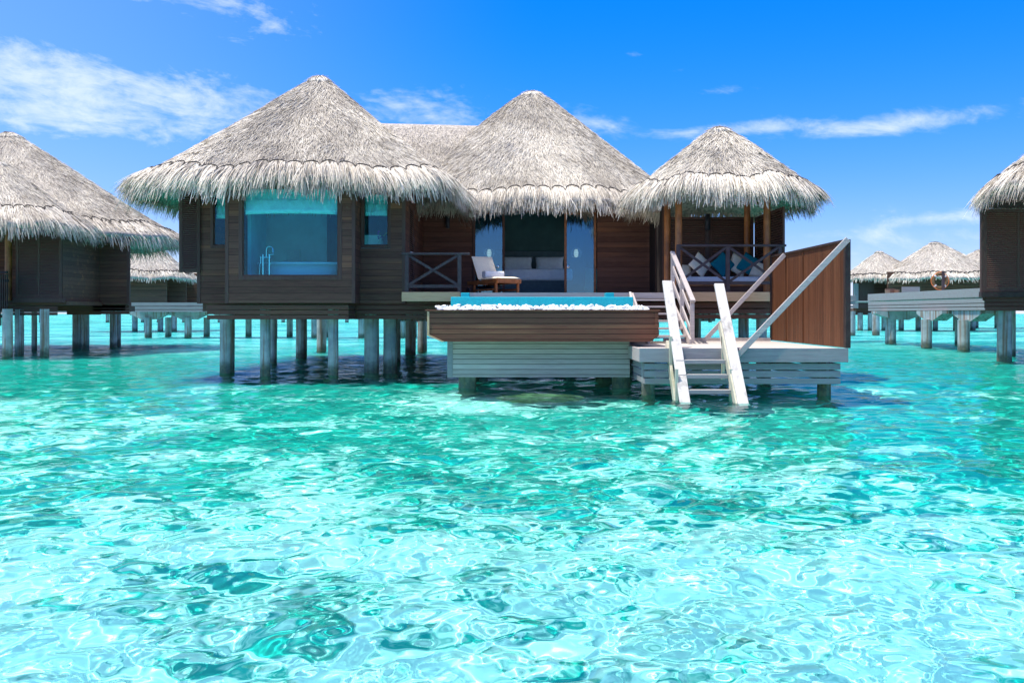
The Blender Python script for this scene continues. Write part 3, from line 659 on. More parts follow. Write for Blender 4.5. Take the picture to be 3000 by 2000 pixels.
def pebble(mb, x, y, z, s):
    a, b, c = s*rp.uniform(.8, 1.4), s*rp.uniform(.6, 1.0), s*rp.uniform(.4, .7); rot = rp.uniform(0, 3.1); ti = rp.uniform(-.5, .5)
    v = []; f = []
    for j, (rr_, zz) in enumerate(((.001, -1), (.72, -.68), (1, 0), (.72, .68), (.001, 1))):
        for k in range(7):
            q = 2*math.pi*k/7; px_, py_, pz_ = a*rr_*math.cos(q), b*rr_*math.sin(q), c*zz
            px_, pz_ = px_*math.cos(ti)-pz_*math.sin(ti), px_*math.sin(ti)+pz_*math.cos(ti)
            v.append((x+px_*math.cos(rot)-py_*math.sin(rot), y+px_*math.sin(rot)+py_*math.cos(rot), z+pz_))
    for j in range(4):
        for k in range(7): f.append((j*7+k, j*7+(k+1)%7, j*7+7+(k+1)%7, j*7+7+k))
    mb.add(v, f, True)
for i in range(1300):
    yy = rp.uniform(17.13, 17.60); pebble(vs, rp.uniform(-1.42, 2.56), yy, 1.45+rp.uniform(0, .06)+.20*(yy-17.13)+.015*math.sin(i), rp.choice((rp.uniform(.018, .03), rp.uniform(.026, .05), rp.uniform(.03, .062))))
for i in range(300):
    s_ = rp.random() < .5; pebble(vs, rp.uniform(-1.44, -1.2) if s_ else rp.uniform(2.35, 2.58), rp.uniform(17.6, 20.5), 1.47+rp.uniform(0, .06), rp.uniform(.03, .052))
pb = vs.build('pebbles', M['pebble'], None, (.5, 17.3, 1.45)); tag(pb, 'white pebbles filling the trough around the turquoise pool', 'pebbles', kind='stuff')

# ------------------------------------------------------------------ swim platform
W = thing('swim_platform', 'low weathered grey swim platform with slatted skirt on short piles', 'platform', (4, 18.3, 0))
mb = MB(); mb.box(2.24, 5.84, 16.10, 20.7, .79, .83); mb.build('deck', M['deck'], W)
mb = MB(); mb.box(2.22, 5.86, 16.05, 16.10, .60, .845); mb.build('fascia', M['grey_board'], W, bevel=.006)
mb = MB(); mb.box(2.22, 2.265, 16.10, 20.7, .60, .84); mb.build('fascia', M['handrail'], W, bevel=.006)
MB().box(3.4, 5.8, 20.66, 20.74, .83, .90).build('back_kerb', M['handrail'], W)
skirt(W, 2.32, 5.75, 16.13, ((.465, .575), (.335, .445), (.215, .315)), M['grey_board'], .03, 4.5, 'lr')
MB().box(2.5, 5.6, 16.4, 16.5, .62, .79).build('joist', M['grey_board'], W); MB().box(2.5, 5.6, 19.6, 19.7, .62, .79).build('joist', M['grey_board'], W)
for x, y, rr_ in ((2.42, 16.4, .115), (5.55, 16.4, .118), (2.5, 20.2, .12), (5.55, 20.2, .12)): pile(W, x, y, .62, rr_)

# privacy screen
G = thing('privacy_screen', 'tall brown privacy screen of fine vertical strips at the platform edge', 'screen', (5.87, 18.4, .845))
mb = MB(); mb.box(5.83, 5.86, 16.16, 20.66, .85, 2.70); mb.build('strip_panel', M['screen'], G)
mb = MB(); mb.box(5.81, 5.90, 16.05, 16.16, .848, 2.74); mb.build('front_post', M['screen_dark'], G, bevel=.005)
MB().box(5.81, 5.90, 20.66, 20.76, .848, 2.74).build('back_post', M['screen_dark'], G)
mb = MB(); mb.box(5.80, 5.91, 16.16, 20.66, 2.70, 2.745); mb.build('top_rail', M['screen_dark'], G, bevel=.004)
for y in (18.45, 19.6): MB().box(5.812, 5.83, y-.02, y+.02, .86, 2.70).build('batten', M['screen'], G)
MB().beam((5.84, 16.02, 2.74), (3.86, 16.02, .66), .045, .10).build('diagonal_brace', M['handrail'], G, bevel=.006)
MB().beam((5.80, 19.6, 2.70), (4.08, 19.6, .86), .045, .09).build('diagonal_brace', M['handrail'], G, bevel=.006)

# staircase between platform and villa deck
T = thing('staircase', 'weathered open-tread staircase climbing from the low platform to the villa deck', 'stairs', (3.2, 20, .845))
n = 6
for i in range(n):
    z = 1.93-(i+1)*(1.93-.84)/7; y = 21.2-(i+.2)*.36
    mb = MB(); mb.box(2.80, 3.60, y-.30, y, z-.04, z); mb.build('tread', M['handrail'], T, bevel=.004)
def stringer(x):
    return MB().prism([(21.28, 1.93), (21.28, 1.60), (18.95, .84), (18.72, .84), (18.72, .93)], 'x', x, x+.045)
stringer(2.755).build('stringer', M['handrail'], T); stringer(3.602).build('stringer', M['handrail'], T)
hx = 3.69
mb = MB(); mb.beam((hx, 21.22, 2.86), (hx, 18.78, 1.70), .10, .05); mb.build('handrail', M['handrail'], T, bevel=.006)
for y, z0, z1 in ((21.16, 1.80, 2.81), (20.0, 1.2, 2.25), (18.88, .845, 1.72)): MB().box(hx-.04, hx+.04, y-.04, y+.04, z0, z1).build('newel_post', M['handrail'], T)
for dz_ in (.36, .72): MB().beam((hx, 21.12, 2.86-dz_), (hx, 18.92, 1.76-dz_), .03, .09).build('mid_rail', M['handrail'], T)
mb = MB(); mb.prism([(21.26, 1.95), (21.26, 1.50), (20.6, 1.50)], 'x', 2.70, 2.75); mb.build('end_board', M['pale'], T)

# swim ladder
L = thing('swim_ladder', 'bleached wooden swim ladder with two broad rails going down into the water', 'ladder', (3.3, 15.9, 0))
for x, (ya, za), (yb, zb), (yc, zc), (yd, zd) in ((2.85, (16.95, 2.04), (15.05, -.18), (16.42, .92), (15.42, -.25)), (3.76, (16.75, 1.98), (14.82, -.22), (16.25, 1.25), (15.0, -.15))):
    a, b = Vector((x, ya, za)), Vector((x, yb, zb))
    mb = MB(); mb.beam(a, b, .175, .05, (0, -1, 1)); rl = mb.build('side_rail', M['pale'], L, bevel=.006); rl.cycles.is_caustics_receiver = True
    o = -1 if x < 3 else 1
    mb = MB(); mb.beam((x-.09*1, yc+.0, zc), (x-.09, yd, zd), .05, .16, (0, -1, 1)); st = mb.build('stringer', M['greenish'], L, bevel=.005)
    MB().box(x-.115, x-.065, 16.0, 16.05, .30, 1.05).build('rail_post', M['greenish'], L)
    MB().box(x-.113, x-.067, 15.42, 15.50, -.3, .52).build('rail_post', M['greenish'], L)
for z, y in ((.655, 15.86), (.42, 15.66), (.175, 15.47), (-.06, 15.27)):
    mb = MB(); mb.box(2.80, 3.645, y-.14, y+.12, z-.065, z); mb.build('tread', M['grey_board'], L, bevel=.004)

# coral head just under the surface
bm = bmesh.new(); bmesh.ops.create_icosphere(bm, subdivisions=4, radius=1)
for v in bm.verts:
    c = v.co.copy(); k = 1+.10*math.sin(c.x*7+1)*math.sin(c.y*6)+.06*math.sin(c.x*15)*math.sin(c.y*13+c.z*9)
    v.co = Vector((c.x*.80*k, c.y*.55*k, c.z*.55*k))
me = bpy.data.meshes.new('coral_head'); bm.to_mesh(me); bm.free(); me.materials.append(M['coral']); me.polygons.foreach_set('use_smooth', [True]*len(me.polygons))
cr = link('coral_head', me, None, (.52, 16.55, -.63)); cr.cycles.is_caustics_receiver = True
tag(cr, 'brown coral head just under the water before the pool base', 'coral')
# ------------------------------------------------------------------ things on the deck and indoors
def cushion_mesh(name, size, thick, mat, parent, loc, rot, label=None, cat=None, group=None, pinch=.10, sx=1.0):
    n = 14; vs = []; fs = []
    for side in (1, -1):
        for j in range(n):
            for i in range(n):
                u, v = i/(n-1)*2-1, j/(n-1)*2-1
                e = (1-u**4)*(1-v**4); k = 1-pinch*(1-abs(u))*(abs(v)**2) ; k2 = 1-pinch*(1-abs(v))*(abs(u)**2)
                vs.append(Vector((u*size/2*k2*sx, v*size/2*k, side*(thick/2)*max(e, 0)**.5+.004*math.sin(u*9+v*7)*e)))
    for s_ in range(2):
        for j in range(n-1):
            for i in range(n-1):
                b = s_*n*n+j*n+i; q = (b, b+1, b+n+1, b+n); fs.append(q if s_ == 0 else q[::-1])
    mt = Matrix.Translation(Vector(loc)) @ rot.to_4x4()
    mb = MB(); mb.add([mt @ v for v in vs], fs, True)
    me_loc = loc if parent is None else None
    o = mb.build(name, mat, parent, me_loc)
    if o.data: 
        bm = bmesh.new(); bm.from_mesh(o.data); bmesh.ops.remove_doubles(bm, verts=bm.verts, dist=.003); bmesh.ops.recalc_face_normals(bm, faces=bm.faces); bm.to_mesh(o.data); bm.free()
    if label: tag(o, label, cat, group)
    return o
from mathutils import Euler
E3 = lambda a, b, c: Euler((R(a), R(b), R(c))).to_matrix()
# sun lounger
A = Vector((math.cos(R(-64)), math.sin(R(-64)), 0)); B = Vector((-A.y, A.x, 0)); C0 = Vector((-.50, 24.1, 1.93))
LG = thing('sun_lounger', 'teak sun lounger with raised cream backrest cushion on the villa deck', 'lounger', C0)
def fr(a, b, z): return C0+A*a+B*b+Vector((0, 0, z))
def slab(mb, a0, a1, b0, b1, z0, z1):
    vs = [fr(a, b, z) for z in (z0, z1) for b in (b0, b1) for a in (a0, a1)]
    mb.add(vs, [(0,2,3,1), (4,5,7,6), (0,1,5,4), (2,6,7,3), (0,4,6,2), (1,3,7,5)])
mb = MB()
for b in (-.33, .28): slab(mb, -.95, 1.0, b, b+.05, .28, .38)
slab(mb, .95, 1.0, -.28, .28, .285, .375); slab(mb, -.95, -.90, -.28, .28, .285, .375)
for k in range(9): slab(mb, -.15+k*.12, -.07+k*.12, -.28, .28, .345, .37)
mb.build('frame', M['teak'], LG, bevel=.006)
for a, b in ((.82, -.33), (.82, .28), (-.55, -.33), (-.55, .28)):
    mb = MB(); slab(mb, a, a+.06, b+.002, b+.052, 0, .28); mb.build('leg', M['teak'], LG)
mb = MB(); slab(mb, -.49, .82, -.32, -.29, .10, .15); slab(mb, -.49, .82, .29, .32, .10, .15); mb.build('stretcher', M['teak'], LG)
for b in (-.38, .38):
    mb = MB(); mb.tube([fr(-.72, b-.02, .1), fr(-.72, b+.02, .1)], .10, 16); mb.build('wheel', M['black'], LG)
def cush(a0, z0, a1, z1, th, name):
    p, q = Vector((a0, 0, z0)), Vector((a1, 0, z1)); d = (q-p).normalized(); nn = Vector((-d.z, 0, d.x))
    if nn.z < 0: nn = -nn
    n = 10; vs = []; fs = []
    for s_ in (0, 1):
        for i in range(n):
            for j in range(n):
                u, v = i/(n-1), j/(n-1)*2-1; e = ((1-(2*u-1)**8)*(1-v**8))**.5
                w_ = p+(q-p)*u+nn*(th*(.5+(.5 if s_ else -.5)*e))
                vs.append(fr(w_.x, v*.30, w_.z))
    for s_ in (0, 1):
        for i in range(n-1):
            for j in range(n-1):
                b = s_*n*n+i*n+j; qd = (b, b+1, b+n+1, b+n); fs.append(qd if s_ else qd[::-1])
    mb = MB(); mb.add(vs, fs, True); return mb.build(name, M['cream'], LG)
cush(-.28, .37, .98, .37, .08, 'seat_cushion'); cush(-.30, .40, -.74, 1.02, .07, 'back_cushion')
mb = MB(); mb.beam(fr(-.34, .24, .36), fr(-.78, .24, .98), .04, .05); mb.beam(fr(-.34, -.24, .36), fr(-.78, -.24, .98), .04, .05); mb.beam(fr(-.62, .24, .72), fr(-.85, .24, .36), .03, .04); mb.build('backrest_frame', M['teak'], LG)
mb = MB(); n = 18
for k, (rr_, z) in enumerate(((.10, .555), (.08, .70))):
    pass
vs = []; fs = []
pf = [(.09*math.copysign(abs(math.cos(2*math.pi*i/20))**.6, math.cos(2*math.pi*i/20)), .09*math.copysign(abs(math.sin(2*math.pi*i/20))**.6, math.sin(2*math.pi*i/20))) for i in range(20)]
mb = MB()
for zc, sc_ in ((.535, 1.0),):
    ring0 = [fr(.02+x*1.25*sc_, -.27, zc+y*sc_) for x, y in pf]; ring1 = [fr(.02+x*1.25*sc_, .27, zc+y*sc_) for x, y in pf]
    mb.add(ring0+ring1, [(i, (i+1)%20, 20+(i+1)%20, 20+i) for i in range(20)], True); mb.add(ring0, [tuple(range(20))]); mb.add(ring1, [tuple(range(20))[::-1]])
tw = mb.build('rolled_towel', M['matt'], None, fr(.02, 0, .45)); tag(tw, 'thick rolled pale towel lying on the sun lounger seat', 'towel')

# daybed with cushions in the pavilion
DB = thing('daybed', 'built-in daybed with pale mattress under the small thatched pavilion', 'daybed', (5.15, 22.9, 1.93))
mb = MB(); mb.box(4.08, 6.18, 21.98, 23.95, 1.95, 2.10); mb.build('base', M['skirt'], DB)
mb = MB(); mb.box(4.06, 6.2, 21.94, 23.97, 2.10, 2.15); mb.build('ledge', M['post'], DB, bevel=.006)
mb = MB(); mb.box(4.10, 6.16, 22.0, 23.93, 2.15, 2.33); mb.build('mattress', M['matt'], DB, bevel=.04)
GC = 'cushions on the daybed'
for x, y, z, sz, m_, rot, lb in ((4.69, 22.95, 2.66, .50, 'cream', (70, 43, 8), 'cream square cushion standing on its corner, left on the daybed'),
        (5.28, 23.05, 2.67, .50, 'teal', (72, 47, -6), 'teal cushion leaning beside the cream corner-standing cushion, left of the middle rail post'),
        (5.68, 23.15, 2.66, .50, 'cream', (72, 30, 4), 'cream cushion tucked behind the right-hand teal cushion'),
        (5.90, 22.95, 2.67, .50, 'teal', (70, 28, -32), 'teal cushion turned sideways in front of a cream cushion, right on the daybed'),
        (6.10, 22.75, 2.52, .42, 'cream', (66, 12, -40), 'cream cushion squeezed behind the right pavilion post'),
        (4.33, 23.25, 2.50, .42, 'cream', (66, 6, 12), 'small cream cushion lying low behind the left pavilion post')):
    cushion_mesh('cushion', sz, .17, M[m_], None, (x, y, z), E3(*rot), lb, 'cushion', GC)

# bedroom
BD = thing('bed', 'wide bed with pale blue linen and dark headboard in the open bedroom', 'bed', (.72, 29.3, 1.92))
mb = MB(); mb.box(-.36, 1.80, 28.3, 30.45, 1.92, 2.46); mb.build('bed_base', M['headboard'], BD)
mb = MB(); mb.box(-.42, 1.86, 28.24, 30.42, 2.46, 2.82); mb.build('mattress', M['sheet'], BD, bevel=.07)
mb = MB(); mb.box(-.9, 2.4, 30.48, 30.58, 1.95, 3.52); mb.build('headboard', M['headboard'], BD, bevel=.03)
for x in (.20, 1.22):
    cushion_mesh('pillow', .62, .26, M['sheet'], None, (x, 29.95, 3.02), E3(62, 0, 0), 'pale blue pillow on the bed, %s of the two' % ('left' if x < .7 else 'right'), 'pillow', 'bed pillows', .08, 1.5)
for px_, nm in ((1433, 'beside the left glass door'), (1688, 'behind the right glass door')):
    D = 28.9; x = PX(px_, D); z = PZ(742, D)
    lp = thing('pendant_lamp', 'lit pink-white pendant lamp in a wire cage, seen %s' % ('through the left glass door' if px_ < 1500 else 'through the right glass door'), 'lamp', (x, D, z), 'bedside pendant lamps')
    mb = MB(); mb.lathe((x, D, z), [(.03, -.125), (.06, -.10), (.075, 0), (.06, .10), (.03, .125)], 18); mb.build('lamp_shade', M['lamp'], lp)
    mb = MB()
    for k in range(10):
        a = math.pi*2*k/10; mb.tube([(x+.17*math.sin(q)*math.cos(a), D+.17*math.sin(q)*math.sin(a), z+.17*math.cos(q)) for q in np.linspace(.15, 2.6, 9)], .003, 4)
    for q in (.8, 1.25, 1.7, 2.2): mb.tube([(x+.17*math.sin(q)*math.cos(a), D+.17*math.sin(q)*math.sin(a), z+.17*math.cos(q)) for a in np.linspace(0, 2*math.pi, 17)], .003, 4)
    mb.build('wire_cage', M['chrome'], lp); mb = MB(); mb.tube([(x, D, z+.17), (x, D, 4.9)], .004, 4); mb.build('lamp_cord', M['black'], lp)
AC = thing('armchair', 'small green armchair seen low through the right glass door', 'armchair', (2.42, 27.6, 1.92))
cushion_mesh('seat', .62, .34, M['green'], AC, (2.46, 27.55, 2.22), E3(0, 0, 0)); cushion_mesh('backrest', .62, .24, M['green'], AC, (2.50, 27.82, 2.52), E3(80, 0, 0))

# bathroom
BT = thing('bathtub', 'white freestanding bathtub behind the large villa window', 'bathtub', (-5.05, 22.35, 1.93))
out = []; n = 36
def ring(a, b, z, cx=-5.08): return [(cx+a*math.copysign(abs(math.cos(q))**.75, math.cos(q)), 22.35+b*math.copysign(abs(math.sin(q))**.75, math.sin(q)), z) for q in [2*math.pi*k/n for k in range(n)]]
rows = [ring(.70, .26, 1.96), ring(.78, .30, 2.22), ring(.90, .35, 2.48), ring(.97, .38, 2.61), ring(1.09, .43, 2.625), ring(1.10, .44, 2.66), ring(1.07, .42, 2.675), ring(.95, .36, 2.65), ring(.85, .31, 2.3), ring(.6, .2, 2.1)]
mb = MB(); mb.add([v for r_ in rows for v in r_], [(j*n+k, j*n+(k+1)%n, (j+1)*n+(k+1)%n, (j+1)*n+k) for j in range(len(rows)-1) for k in range(n)], True)
mb.add(rows[-1], [tuple(range(n))]); mb.build('tub', M['white'], BT)
FC = thing('bath_tap', 'chrome floor-standing bath tap with curved spout before the bathtub', 'tap', (-5.8, 21.75, 1.93))
mb = MB(); mb.tube([(-5.88, 21.75, 1.93), (-5.88, 21.75, 2.84)], .022, 10); mb.tube([(-5.73, 21.75, 1.93), (-5.73, 21.75, 2.84)], .022, 10); mb.build('riser', M['chrome'], FC)
mb = MB(); mb.tube([(-5.92, 21.75, 2.77), (-5.69, 21.75, 2.77)], .018, 8); mb.tube([(-5.73, 21.75, 2.84), (-5.62, 21.75, 2.84)], .012, 8); mb.build('mixer', M['chrome'], FC)
mb = MB(); mb.tube([(-5.80, 21.75, 2.77), (-5.80, 21.75, 2.95)]+[(-5.72-.08*math.cos(q), 21.75, 2.95+.08*math.sin(q)) for q in np.linspace(.2, 3.0, 10)]+[(-5.64, 21.75, 2.88)], .014, 8); mb.build('spout', M['chrome'], FC)
mb = MB(); mb.tube([(-5.92, 21.75, 2.77), (-5.95, 21.74, 2.6), (-5.96, 21.73, 2.35), (-5.99, 21.73, 2.1)], .009, 6); mb.tube([(-5.93, 21.74, 2.62), (-5.93, 21.74, 2.80)], .013, 8); mb.build('hand_shower', M['chrome'], FC)
mr = MB().box(-6.0, -5.66, 24.6, 24.64, 2.55, 3.15).build('mirror', M['blind'], None, (-5.83, 24.6, 2.85)); tag(mr, 'pale rectangular mirror panel behind the bathtub', 'mirror')
tl = MB().box(-5.60, -5.53, 24.2, 24.3, 1.95, 2.86).build('towel_stand', M['blind'], None, (-5.57, 24.25, 1.93)); tag(tl, 'narrow pale towel stand behind the bathtub', 'stand')
vz = thing('vanity_counter', 'pale counter behind the small right-hand bathroom window', 'counter', (-3.3, 23.1, 1.93))
MB().box(-3.75, -2.9, 22.75, 23.3, 3.02, 3.09).build('counter_top', M['blind'], vz); MB().box(-3.7, -2.95, 22.8, 23.28, 1.93, 3.02).build('cabinet', M['inner'], vz)
MB().box(-3.72, -3.30, 23.20, 23.26, 3.09, 3.42).build('back_panel', M['blind'], vz)
va = thing('flower_vase', 'glass vase with purple orchid and green stem in the small right window', 'vase', (-3.27, 22.95, 3.09))
mb = MB(); mb.lathe((-3.27, 22.95, 3.09), [(.04, 0), (.075, .05), (.08, .10), (.05, .17), (.035, .20), (.055, .235)], 16); mb.build('vase', M['box'], va)
mb = MB(); mb.tube([(-3.27, 22.95, 3.12), (-3.27, 22.93, 3.38), (-3.31, 22.93, 3.52)], .006, 5); mb.tube([(-3.27, 22.95, 3.12), (-3.22, 22.93, 3.36), (-3.10, 22.93, 3.46), (-3.03, 22.93, 3.54)], .006, 5); mb.build('stem', M['leaf'], va)
mb = MB(); mc = MB(); rp = random.Random(8)
for i in range(9):
    mb.lathe((-3.29+rp.uniform(-.05, .05), 22.92, 3.33+rp.uniform(-.02, .17)), [(.001, -.02), (.03, 0), (.001, .02)], 7)
    k = i/9; mc.lathe((-3.18+.16*k, 22.92, 3.40+.13*k+rp.uniform(-.02, .02)), [(.001, -.012), (.018, 0), (.001, .012)], 6)
mb.build('purple_bloom', M['violet'], va); mc.build('green_buds', M['leaf'], va)
# ------------------------------------------------------------------ neighbouring villa on the left
N = thing('water_villa', 'dark timber villa with large sunlit thatch at the left edge, louvred window facing us', 'villa', (-19, 37, 0), GROUP_VILLA)
roof(N, [(-21.3, 39.0, 9.05)], (-20.6, 39.3, 6.4, 5.2, 3.0), 4.55, dens=220, fdens=200, wscale=1.3, back=.1, round_=.06)
roof(N, [(-18.7, 33.4, 6.95)], (-18.5, 33.4, 3.05, 3.0, 2.6), 4.55, dens=260, fdens=220, wscale=1.2, back=.1, round_=.10, tie=.80, cap=.12)
def sc(x, D): return PX(x, D)
mb = MB(); mb.box(sc(268, 36), sc(379, 36), 36.0, 36.1, 1.80, 4.5); mb.beam((sc(377, 36.1), 36.1, 3.1), (sc(377, 43), 43, 3.1), .08, 2.6); mb.build('wall', M['wall'], N)
MB().box(sc(379, 36)-.09, sc(379, 36)+.02, 35.97, 36.06, 1.79, 4.5).build('corner_board', M['wall_v'], N)
mb = MB(); mb.box(-24, sc(268, 36)-.05, 39.5, 39.6, 1.8, 4.8); mb.box(-24, -17.9, 36.0, 36.1, 1.8, 4.8); mb.build('wall', M['wall'], N)
mb = MB(); mb.box(-22, -16.0, 33.1, 36, 1.75, 1.9); mb.box(-22, sc(379, 36)-.2, 36.1, 36.6, 1.55, 1.79); mb.box(-24, -18, 36.6, 44, 1.55, 1.79); mb.build('floor_slab', M['skirt'], N)
louvre(N, 'louvred_window', (sc(47, 33), 33.0), (sc(181, 33), 33.0), 2.02, 4.35, pitch=.055, fw=.09, mids=1)
MB().box(sc(43, 33), sc(188, 33), 32.9, 33.12, 1.84, 2.01).build('window_sill', M['wall_v'], N)
mb = MB(); mb.box(sc(47, 33), sc(181, 33), 33.06, 33.1, 1.9, 4.35); mb.build('window_backing', M['skirt'], N)
mb = MB(); mb.box(sc(181, 33)-.06, sc(181, 33), 33.1, 36, 1.9, 4.6); mb.build('wall', M['wall'], N)
skirt(N, sc(28, 33), sc(166, 33), 33.05, ((1.60, 1.71), (1.50, 1.585), (1.385, 1.48)))
skirt(N, sc(166, 35.5), sc(268, 35.5), 36.3, ((1.62, 1.80), (1.40, 1.58)))
skirt(N, sc(268, 36), sc(376, 36), 36.1, ((1.66, 1.77), (1.55, 1.635), (1.42, 1.53)))
mb = MB(); mb.tube([(sc(25, 33.2), 33.2, 1.9), (sc(25, 33.2), 33.2, 4.5)], .12, 16); mb.build('pavilion_post', M['post'], N)
MB().box(-21, sc(30, 33.0), 32.75, 32.85, 2.88, 2.95).build('railing', M['rail'], N)
mb = MB(); x = sc(26, 32.4)
while x > -21:
    mb.box(x-.035, x, 32.3, 32.34, 1.02, 2.82); x -= .075
mb.box(-21, sc(27, 32.4), 32.34, 32.38, 1.3, 1.4); mb.box(-21, sc(27, 32.4), 32.34, 32.38, 2.55, 2.65); mb.build('slat_screen', M['screen_dark'], N)
for x0, x1, y in ((8, 36, 1045), (44, 69, 1036), (93, 108, 1026), (118, 143, 1041), (213, 240, 1021), (241, 261, 1023), (322, 342, 1018), (342, 354, 1014), (-30, -5, 1040), (-60, -35, 1025)):
    D = WL(y); pile(N, PX((x0+x1)/2, D), D, 1.6, (x1-x0)/2*D/F)

# ------------------------------------------------------------------ neighbouring villa on the right
Q = thing('water_villa', 'dark louvred timber villa cut off by the right edge of the view', 'villa', (17, 30, 0), GROUP_VILLA)
roof(Q, [(18.3, 26.2, 8.9)], (18.15, 25.9, 4.45, 4.5, 2.2), 5.0, dens=300, fdens=260, wscale=1.15, back=.1, flare=.0)
wx = sc(2880, 28)
louvre(Q, 'louvred_wall', (wx, 28.0), (wx+3.2, 28.0), 2.12, 4.62, pitch=.062, fw=.1, mids=2, slat=M['louvre_lit'])
MB().box(wx+.05, wx+3.2, 28.06, 28.1, 1.9, 4.6).build('wall_backing', M['skirt'], Q)
mb = MB(); mb.box(wx-.08, wx+3.4, 27.93, 28.10, 1.94, 2.11); mb.build('window_sill', M['screen_dark'], Q, bevel=.006)
MB().box(wx-.06, wx+.02, 27.98, 28.08, 1.95, 4.75).build('corner_board', M['wall_v'], Q)
MB().beam((wx+.08, 28.1, 3.3), (wx+3.3, 33.9, 3.3), .08, 2.9).build('wall', M['wall'], Q)
MB().box(wx-.25, wx+3.5, 27.6, 27.75, 4.62, 4.78).build('eave_beam', M['screen_dark'], Q)
mb = MB(); mb.add([(x, y, z) for z in (1.6, 1.9) for x, y in ((wx+.1, 28.12), (wx+8, 28.12), (wx+8, 34), (wx+3.4, 34))], [(0, 1, 2, 3), (4, 5, 6, 7), (0, 1, 5, 4), (1, 2, 6, 5), (2, 3, 7, 6), (3, 0, 4, 7)]); mb.build('floor_slab', M['skirt'], Q)
skirt(Q, wx+.1, wx+3.4, 28.05, ((1.80, 1.90), (1.68, 1.775), (1.53, 1.65)))
for x0, x1, y in ((2922, 2962, 1056), (2962, 2975, 1042), (3020, 3060, 1050)):
    D = WL(y); pile(Q, PX((x0+x1)/2, D), D, 1.65, (x1-x0)/2*D/F)

# ------------------------------------------------------------------ jetties
def cap_beam(parent, x, y, z1, w1=1.5, w0=.55, h=.5, t=.5, along='x'):
    mb = MB()
    if along == 'x': mb.prism([(x-w1, z1), (x+w1, z1), (x+w1, z1-.12), (x+w0, z1-h), (x-w0, z1-h), (x-w1, z1-.12)], 'y', y-t/2, y+t/2)
    else: mb.prism([(y-w1, z1), (y+w1, z1), (y+w1, z1-.12), (y+w0, z1-h), (y-w0, z1-h), (y-w1, z1-.12)], 'x', x-t/2, x+t/2)
    return mb.build('pile_cap', M['pile'], parent)
J = thing('jetty', 'long grey plank jetty on capped piles running behind the main villa', 'jetty', (0, 55, 0), 'plank jetties')
JX0, JX1 = sc(385, 55), 19.6
zf = ((1.90, 2.10), (1.70, 1.86), (1.54, 1.66))
mb = MB(); mb.box(JX0, JX1, 55.06, 58, 2.02, 2.08); mb.build('deck', M['deck'], J)
for z0, z1 in zf: MB().box(JX0, JX1, 55.0, 55.05, z0, z1).build('edge_board', M['grey_board'], J)
for px_ in (440, 556, 682, 806, 925, 1062, 1180, 1300, 1420, 1540, 1660, 1790, 1910, 2020, 2130, 2230):
    D = 56; x = PX(px_, D); cap_beam(J, x, D, 1.54, 1.15, .45, .45)
    pile(J, x, D-.3, 1.2, .21); pile(J, x+.5, D+1.6, 1.2, .19)
K = thing('jetty', 'grey plank jetty with raised solid edge leading past the lifebuoy to the right villa', 'jetty', (18.6, 40, 0), 'plank jetties')
kx = 17.95
def kb(z0, z1, o, name, mat):
    mb = MB(); mb.prism([(29.0, z0), (46.5, z0), (46.5, z1), (29.0, z1)], 'x', kx+o, kx+o+.06); return mb.build(name, mat, K)
kb(2.08, 2.42, 0, 'edge_beam', M['grey_board'])
for z0, z1 in ((1.86, 2.02), (1.72, 1.83), (1.58, 1.69)): kb(z0, z1, .02, 'edge_board', M['grey_board'])
mb = MB(); mb.box(kx+.08, kx+3.0, 29, 46.4, 2.05, 2.12); mb.build('deck', M['deck'], K)
for D, px_, w_ in ((44.5, 2609, 30), (39.2, 2714, 30), (36.6, 2823, 33), (41.5, 2802, 10)):
    x = PX(px_, D); pile(K, x, D, 1.2, w_/2*D/F)
    if w_ > 12: cap_beam(K, x+.4, D, 1.56, 1.2, .35, .42, .6, 'y' if D < 44 else 'x')
H = thing('jetty', 'grey plank jetty stub seen just right of the privacy screen', 'jetty', (17, 49, 0), 'plank jetties')
mb = MB(); mb.box(15, 17.9, 48.0, 48.06, 2.12, 2.38); mb.build('edge_beam', M['grey_board'], H)
for z0, z1 in ((1.92, 2.08), (1.74, 1.86)): MB().box(15, 17.9, 48.02, 48.07, z0, z1).build('edge_board', M['grey_board'], H)
mb = MB(); mb.box(15, 20, 48.08, 51, 2.05, 2.11); mb.build('deck', M['deck'], H)
for px_ in (2495, 2566):
    pile(H, PX(px_, 62), 62, 1.6, .24)
# lifebuoy on its post
lx, ly = PX(2753, 42), 42.0
LB = thing('lifebuoy', 'brown ring lifebuoy with white bands and orange rope on a jetty post', 'lifebuoy', (lx, ly, 2.12))
ps = MB().box(lx+.03, lx+.14, ly-.20, ly-.12, 2.12, 3.36); po = ps.build('buoy_post', M['rail'], None, (lx+.08, ly-.16, 2.12)); tag(po, 'slim grey post carrying the brown ring lifebuoy', 'post')
cz = PZ(823, 42); Rr, rr_ = .31, .072
def arc(a0, a1, R_, n=14): return [(lx+R_*math.cos(a), ly, cz+R_*math.sin(a)) for a in np.linspace(a0, a1, n)]
mb = MB(); mb.tube(arc(0, 2*math.pi, Rr, 40), rr_, 12, False); mb.build('ring', M['buoy'], LB)
for q in (.75, 2.35, 3.9, 5.5): MB().tube(arc(q-.11, q+.11, Rr, 5), rr_*1.07, 12).build('white_band', M['buoy_white'], LB)
mb = MB(); mb.tube([(lx+(Rr+.062+.035*abs(math.sin(2*(a-.75))))*math.cos(a), ly-.03, cz+(Rr+.062+.035*abs(math.sin(2*(a-.75))))*math.sin(a)) for a in np.linspace(0, 2*math.pi, 48)], .017, 6, False); mb.build('grab_rope', M['rope'], LB)
